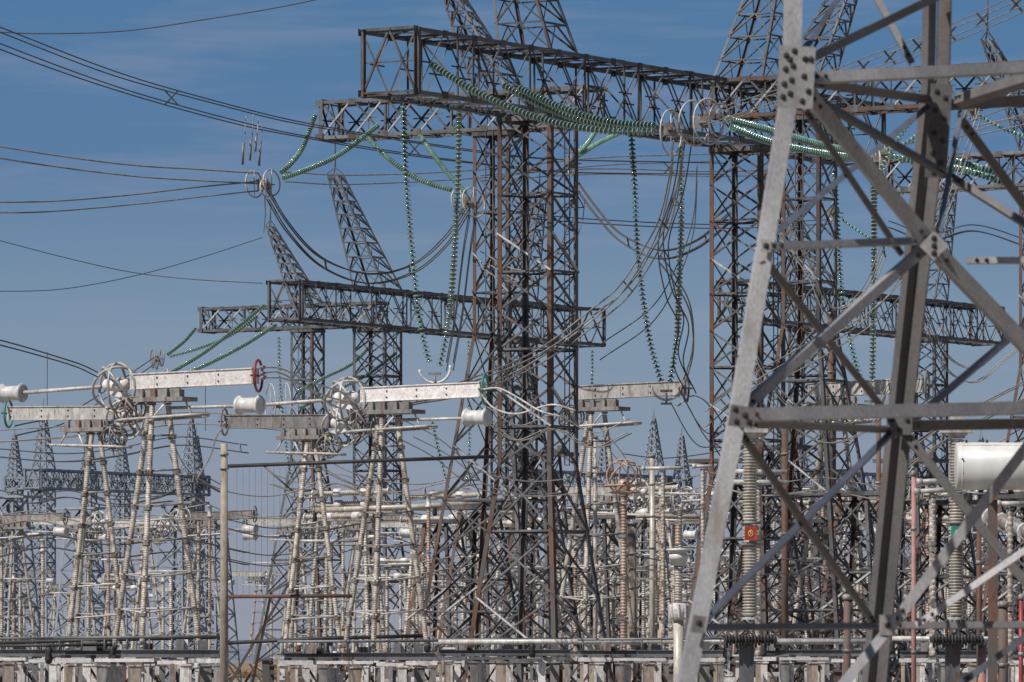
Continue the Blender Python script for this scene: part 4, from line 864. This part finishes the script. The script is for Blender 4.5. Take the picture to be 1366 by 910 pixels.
# ------------------------------------------------------------------ setting
def ground():
    mb=MB(); X=14000; mb.add([(-X,-400,0),(X,-400,0),(X,16000,0),(-X,16000,0)],[(0,1,2,3)])
    m,nt,b=newmat('dry_grassland'); N=nt.nodes;L=nt.links
    tc=N.new('ShaderNodeTexCoord'); n=N.new('ShaderNodeTexNoise'); n.inputs['Scale'].default_value=.01; n.inputs['Detail'].default_value=9
    n2=N.new('ShaderNodeTexNoise'); n2.inputs['Scale'].default_value=1.5; n2.inputs['Detail'].default_value=6
    r=N.new('ShaderNodeValToRGB'); r.color_ramp.elements[0].position=.38; r.color_ramp.elements[1].position=.62
    r.color_ramp.elements[0].color=(.20,.15,.085,1); r.color_ramp.elements[1].color=(.42,.29,.16,1)
    mx=N.new('ShaderNodeMix'); mx.data_type='RGBA'; mx.blend_type='MULTIPLY'; mx.inputs[0].default_value=.6
    L.new(tc.outputs['Object'],n.inputs['Vector']);L.new(tc.outputs['Object'],n2.inputs['Vector']);L.new(n.outputs['Fac'],r.inputs[0]);L.new(r.outputs[0],mx.inputs[6]);L.new(n2.outputs['Color'],mx.inputs[7]);L.new(mx.outputs[2],b.inputs['Base Color'])
    b.inputs['Roughness'].default_value=.95; M['ground']=m
    tag(mb.build('ground','ground'),kind='structure')
ground()
M['gravel']=weathered('yard_gravel',(.22,.2,.18),(.38,.35,.32),(.12,.10,.085),.3,.15,.95,fine=5,zscale=1)
mb=MB(); mb.add([(-90,60,.004),(110,60,.004),(160,930,.004),(-130,930,.004)],[(0,1,2,3)]); tag(mb.build('gravel_yard','gravel'),kind='structure')
M['hill']=weathered('hazy_hill',(.20,.235,.31),(.24,.27,.34),None,0,.002,1,bump=0,fine=.01,spec=0)  # blue-grey distance haze painted into the hill colour
def hills(Y,h0,amp,seed,name='hills'):
    random.seed(seed); mb=MB(); n=160; X=4500; ph=[random.uniform(0,6.28) for _ in range(5)]; vs=[];fs=[]
    for i in range(n+1):
        x=-X+2*X*i/n; h=h0+amp*(math.sin(x/900+ph[0])+.5*math.sin(x/370+ph[1])+.25*math.sin(x/140+ph[2])+.12*math.sin(x/50+ph[3]))
        vs+=[(x,Y,-1),(x,Y+150,max(2,h*.7)),(x,Y+500,max(3,h)),(x,Y+1500,-1)]
    for i in range(n):
        for k in range(3): a=i*4+k; fs.append((a,a+4,a+5,a+1))
    mb.add(vs,fs,True); tag(mb.build(name,'hill'),kind='structure')
hills(7000,16,4,3)
# scrub at the far side of the yard
M['scrub']=weathered('dry_scrub',(.17,.12,.06),(.33,.22,.11),(.09,.09,.05),.35,.4,.95,fine=2)
random.seed(5); mb=MB()
for i in range(900):
    x=random.uniform(-105,135); y=random.uniform(960,1100); s=random.uniform(.5,1.4); c=V((x,y,0))
    for k in range(5):
        a=random.uniform(0,6.28); q=c+V((math.cos(a)*s,math.sin(a)*s,0)); mb.add([c+V((0,0,0)),q,q+V((random.uniform(-.3,.3),0,s*random.uniform(.6,1.2)))],[(0,1,2)])
tag(mb.build('dry_scrub','scrub'),'dry yellow scrub beyond the far edge of the yard','scrub',kind='stuff')

# ------------------------------------------------------------------ sky, sun, camera
el=math.radians(50); az=math.radians(-134)      # azimuth of the sun measured from +Y toward +X: behind the viewer, to the left
sd=V((math.sin(az)*math.cos(el),math.cos(az)*math.cos(el),math.sin(el)))
W=bpy.data.worlds.new('World'); S.world=W; W.use_nodes=True; nt=W.node_tree; N=nt.nodes; L=nt.links
bg=N['Background']; sky=N.new('ShaderNodeTexSky'); sky.sky_type='NISHITA'; sky.sun_disc=False; sky.sun_elevation=el; sky.sun_rotation=az; sky.air_density=1.0; sky.dust_density=.6
tc=N.new('ShaderNodeTexCoord'); sx=N.new('ShaderNodeSeparateXYZ'); L.new(tc.outputs['Generated'],sx.inputs[0])
hz=N.new('ShaderNodeValToRGB'); cr=hz.color_ramp       # colour of the air just above the horizon
mr=N.new('ShaderNodeMapRange'); mr.inputs['From Min'].default_value=0; mr.inputs['From Max'].default_value=.12; L.new(sx.outputs['Z'],mr.inputs['Value']); L.new(mr.outputs[0],hz.inputs[0])
cols=[(0,(.30,.315,.385)),(.14,(.285,.318,.395)),(.46,(.205,.297,.405)),(.70,(.105,.207,.37)),(.94,(.080,.188,.352))]
cr.elements[0].position=cols[0][0]; cr.elements[0].color=(*cols[0][1],1); cr.elements[1].position=cols[-1][0]; cr.elements[1].color=(*cols[-1][1],1)
for p,c in cols[1:-1]: e=cr.elements.new(p); e.color=(*c,1)
# thin cirrus
mp=N.new('ShaderNodeMapping'); mp.inputs['Scale'].default_value=(7,7,60); mp.inputs['Rotation'].default_value=(0,math.radians(-9),0); L.new(tc.outputs['Generated'],mp.inputs[0])
cn=N.new('ShaderNodeTexNoise'); cn.inputs['Scale'].default_value=2.0; cn.inputs['Detail'].default_value=9; cn.inputs['Roughness'].default_value=.58; L.new(mp.outputs[0],cn.inputs['Vector'])
c2=N.new('ShaderNodeMapRange'); c2.inputs['From Min'].default_value=.5; c2.inputs['From Max'].default_value=.8; c2.inputs['To Max'].default_value=.55; L.new(cn.outputs['Fac'],c2.inputs['Value'])
cm=N.new('ShaderNodeMix'); cm.data_type='RGBA'; L.new(c2.outputs[0],cm.inputs[0]); L.new(hz.outputs[0],cm.inputs[6]); cm.inputs[7].default_value=(.30,.33,.44,1)
sk=N.new('ShaderNodeVectorMath'); sk.operation='SCALE'; sk.inputs['Scale'].default_value=.05; L.new(sky.outputs[0],sk.inputs[0])
f=N.new('ShaderNodeMapRange'); f.inputs['From Min'].default_value=.115; f.inputs['From Max'].default_value=.30; L.new(sx.outputs['Z'],f.inputs['Value'])
mix=N.new('ShaderNodeMix'); mix.data_type='RGBA'; L.new(f.outputs[0],mix.inputs[0]); L.new(cm.outputs[2],mix.inputs[6]); L.new(sk.outputs[0],mix.inputs[7])
L.new(mix.outputs[2],bg.inputs['Color']); bg.inputs['Strength'].default_value=1.0
sl=bpy.data.lights.new('sun','SUN'); sl.energy=5.0; sl.angle=math.radians(.5); sl.color=(1,.945,.87)
so=bpy.data.objects.new('sun',sl); C.objects.link(so); so.rotation_euler=(-sd).to_track_quat('-Z','Y').to_euler(); so.location=(0,0,60)
cam=bpy.data.cameras.new('camera'); co=bpy.data.objects.new('camera',cam); C.objects.link(co); co.location=(0,0,CH); co.rotation_euler=(math.pi/2,0,0)
cam.sensor_width=36; cam.lens=F/1366*36; cam.shift_y=(HY-455)/1366; cam.clip_start=.5; cam.clip_end=30000
cam.dof.use_dof=True; cam.dof.focus_distance=262; cam.dof.aperture_fstop=6.5
S.camera=co
S.view_settings.view_transform='Standard'; S.view_settings.look='None'; S.view_settings.exposure=0; S.view_settings.gamma=1
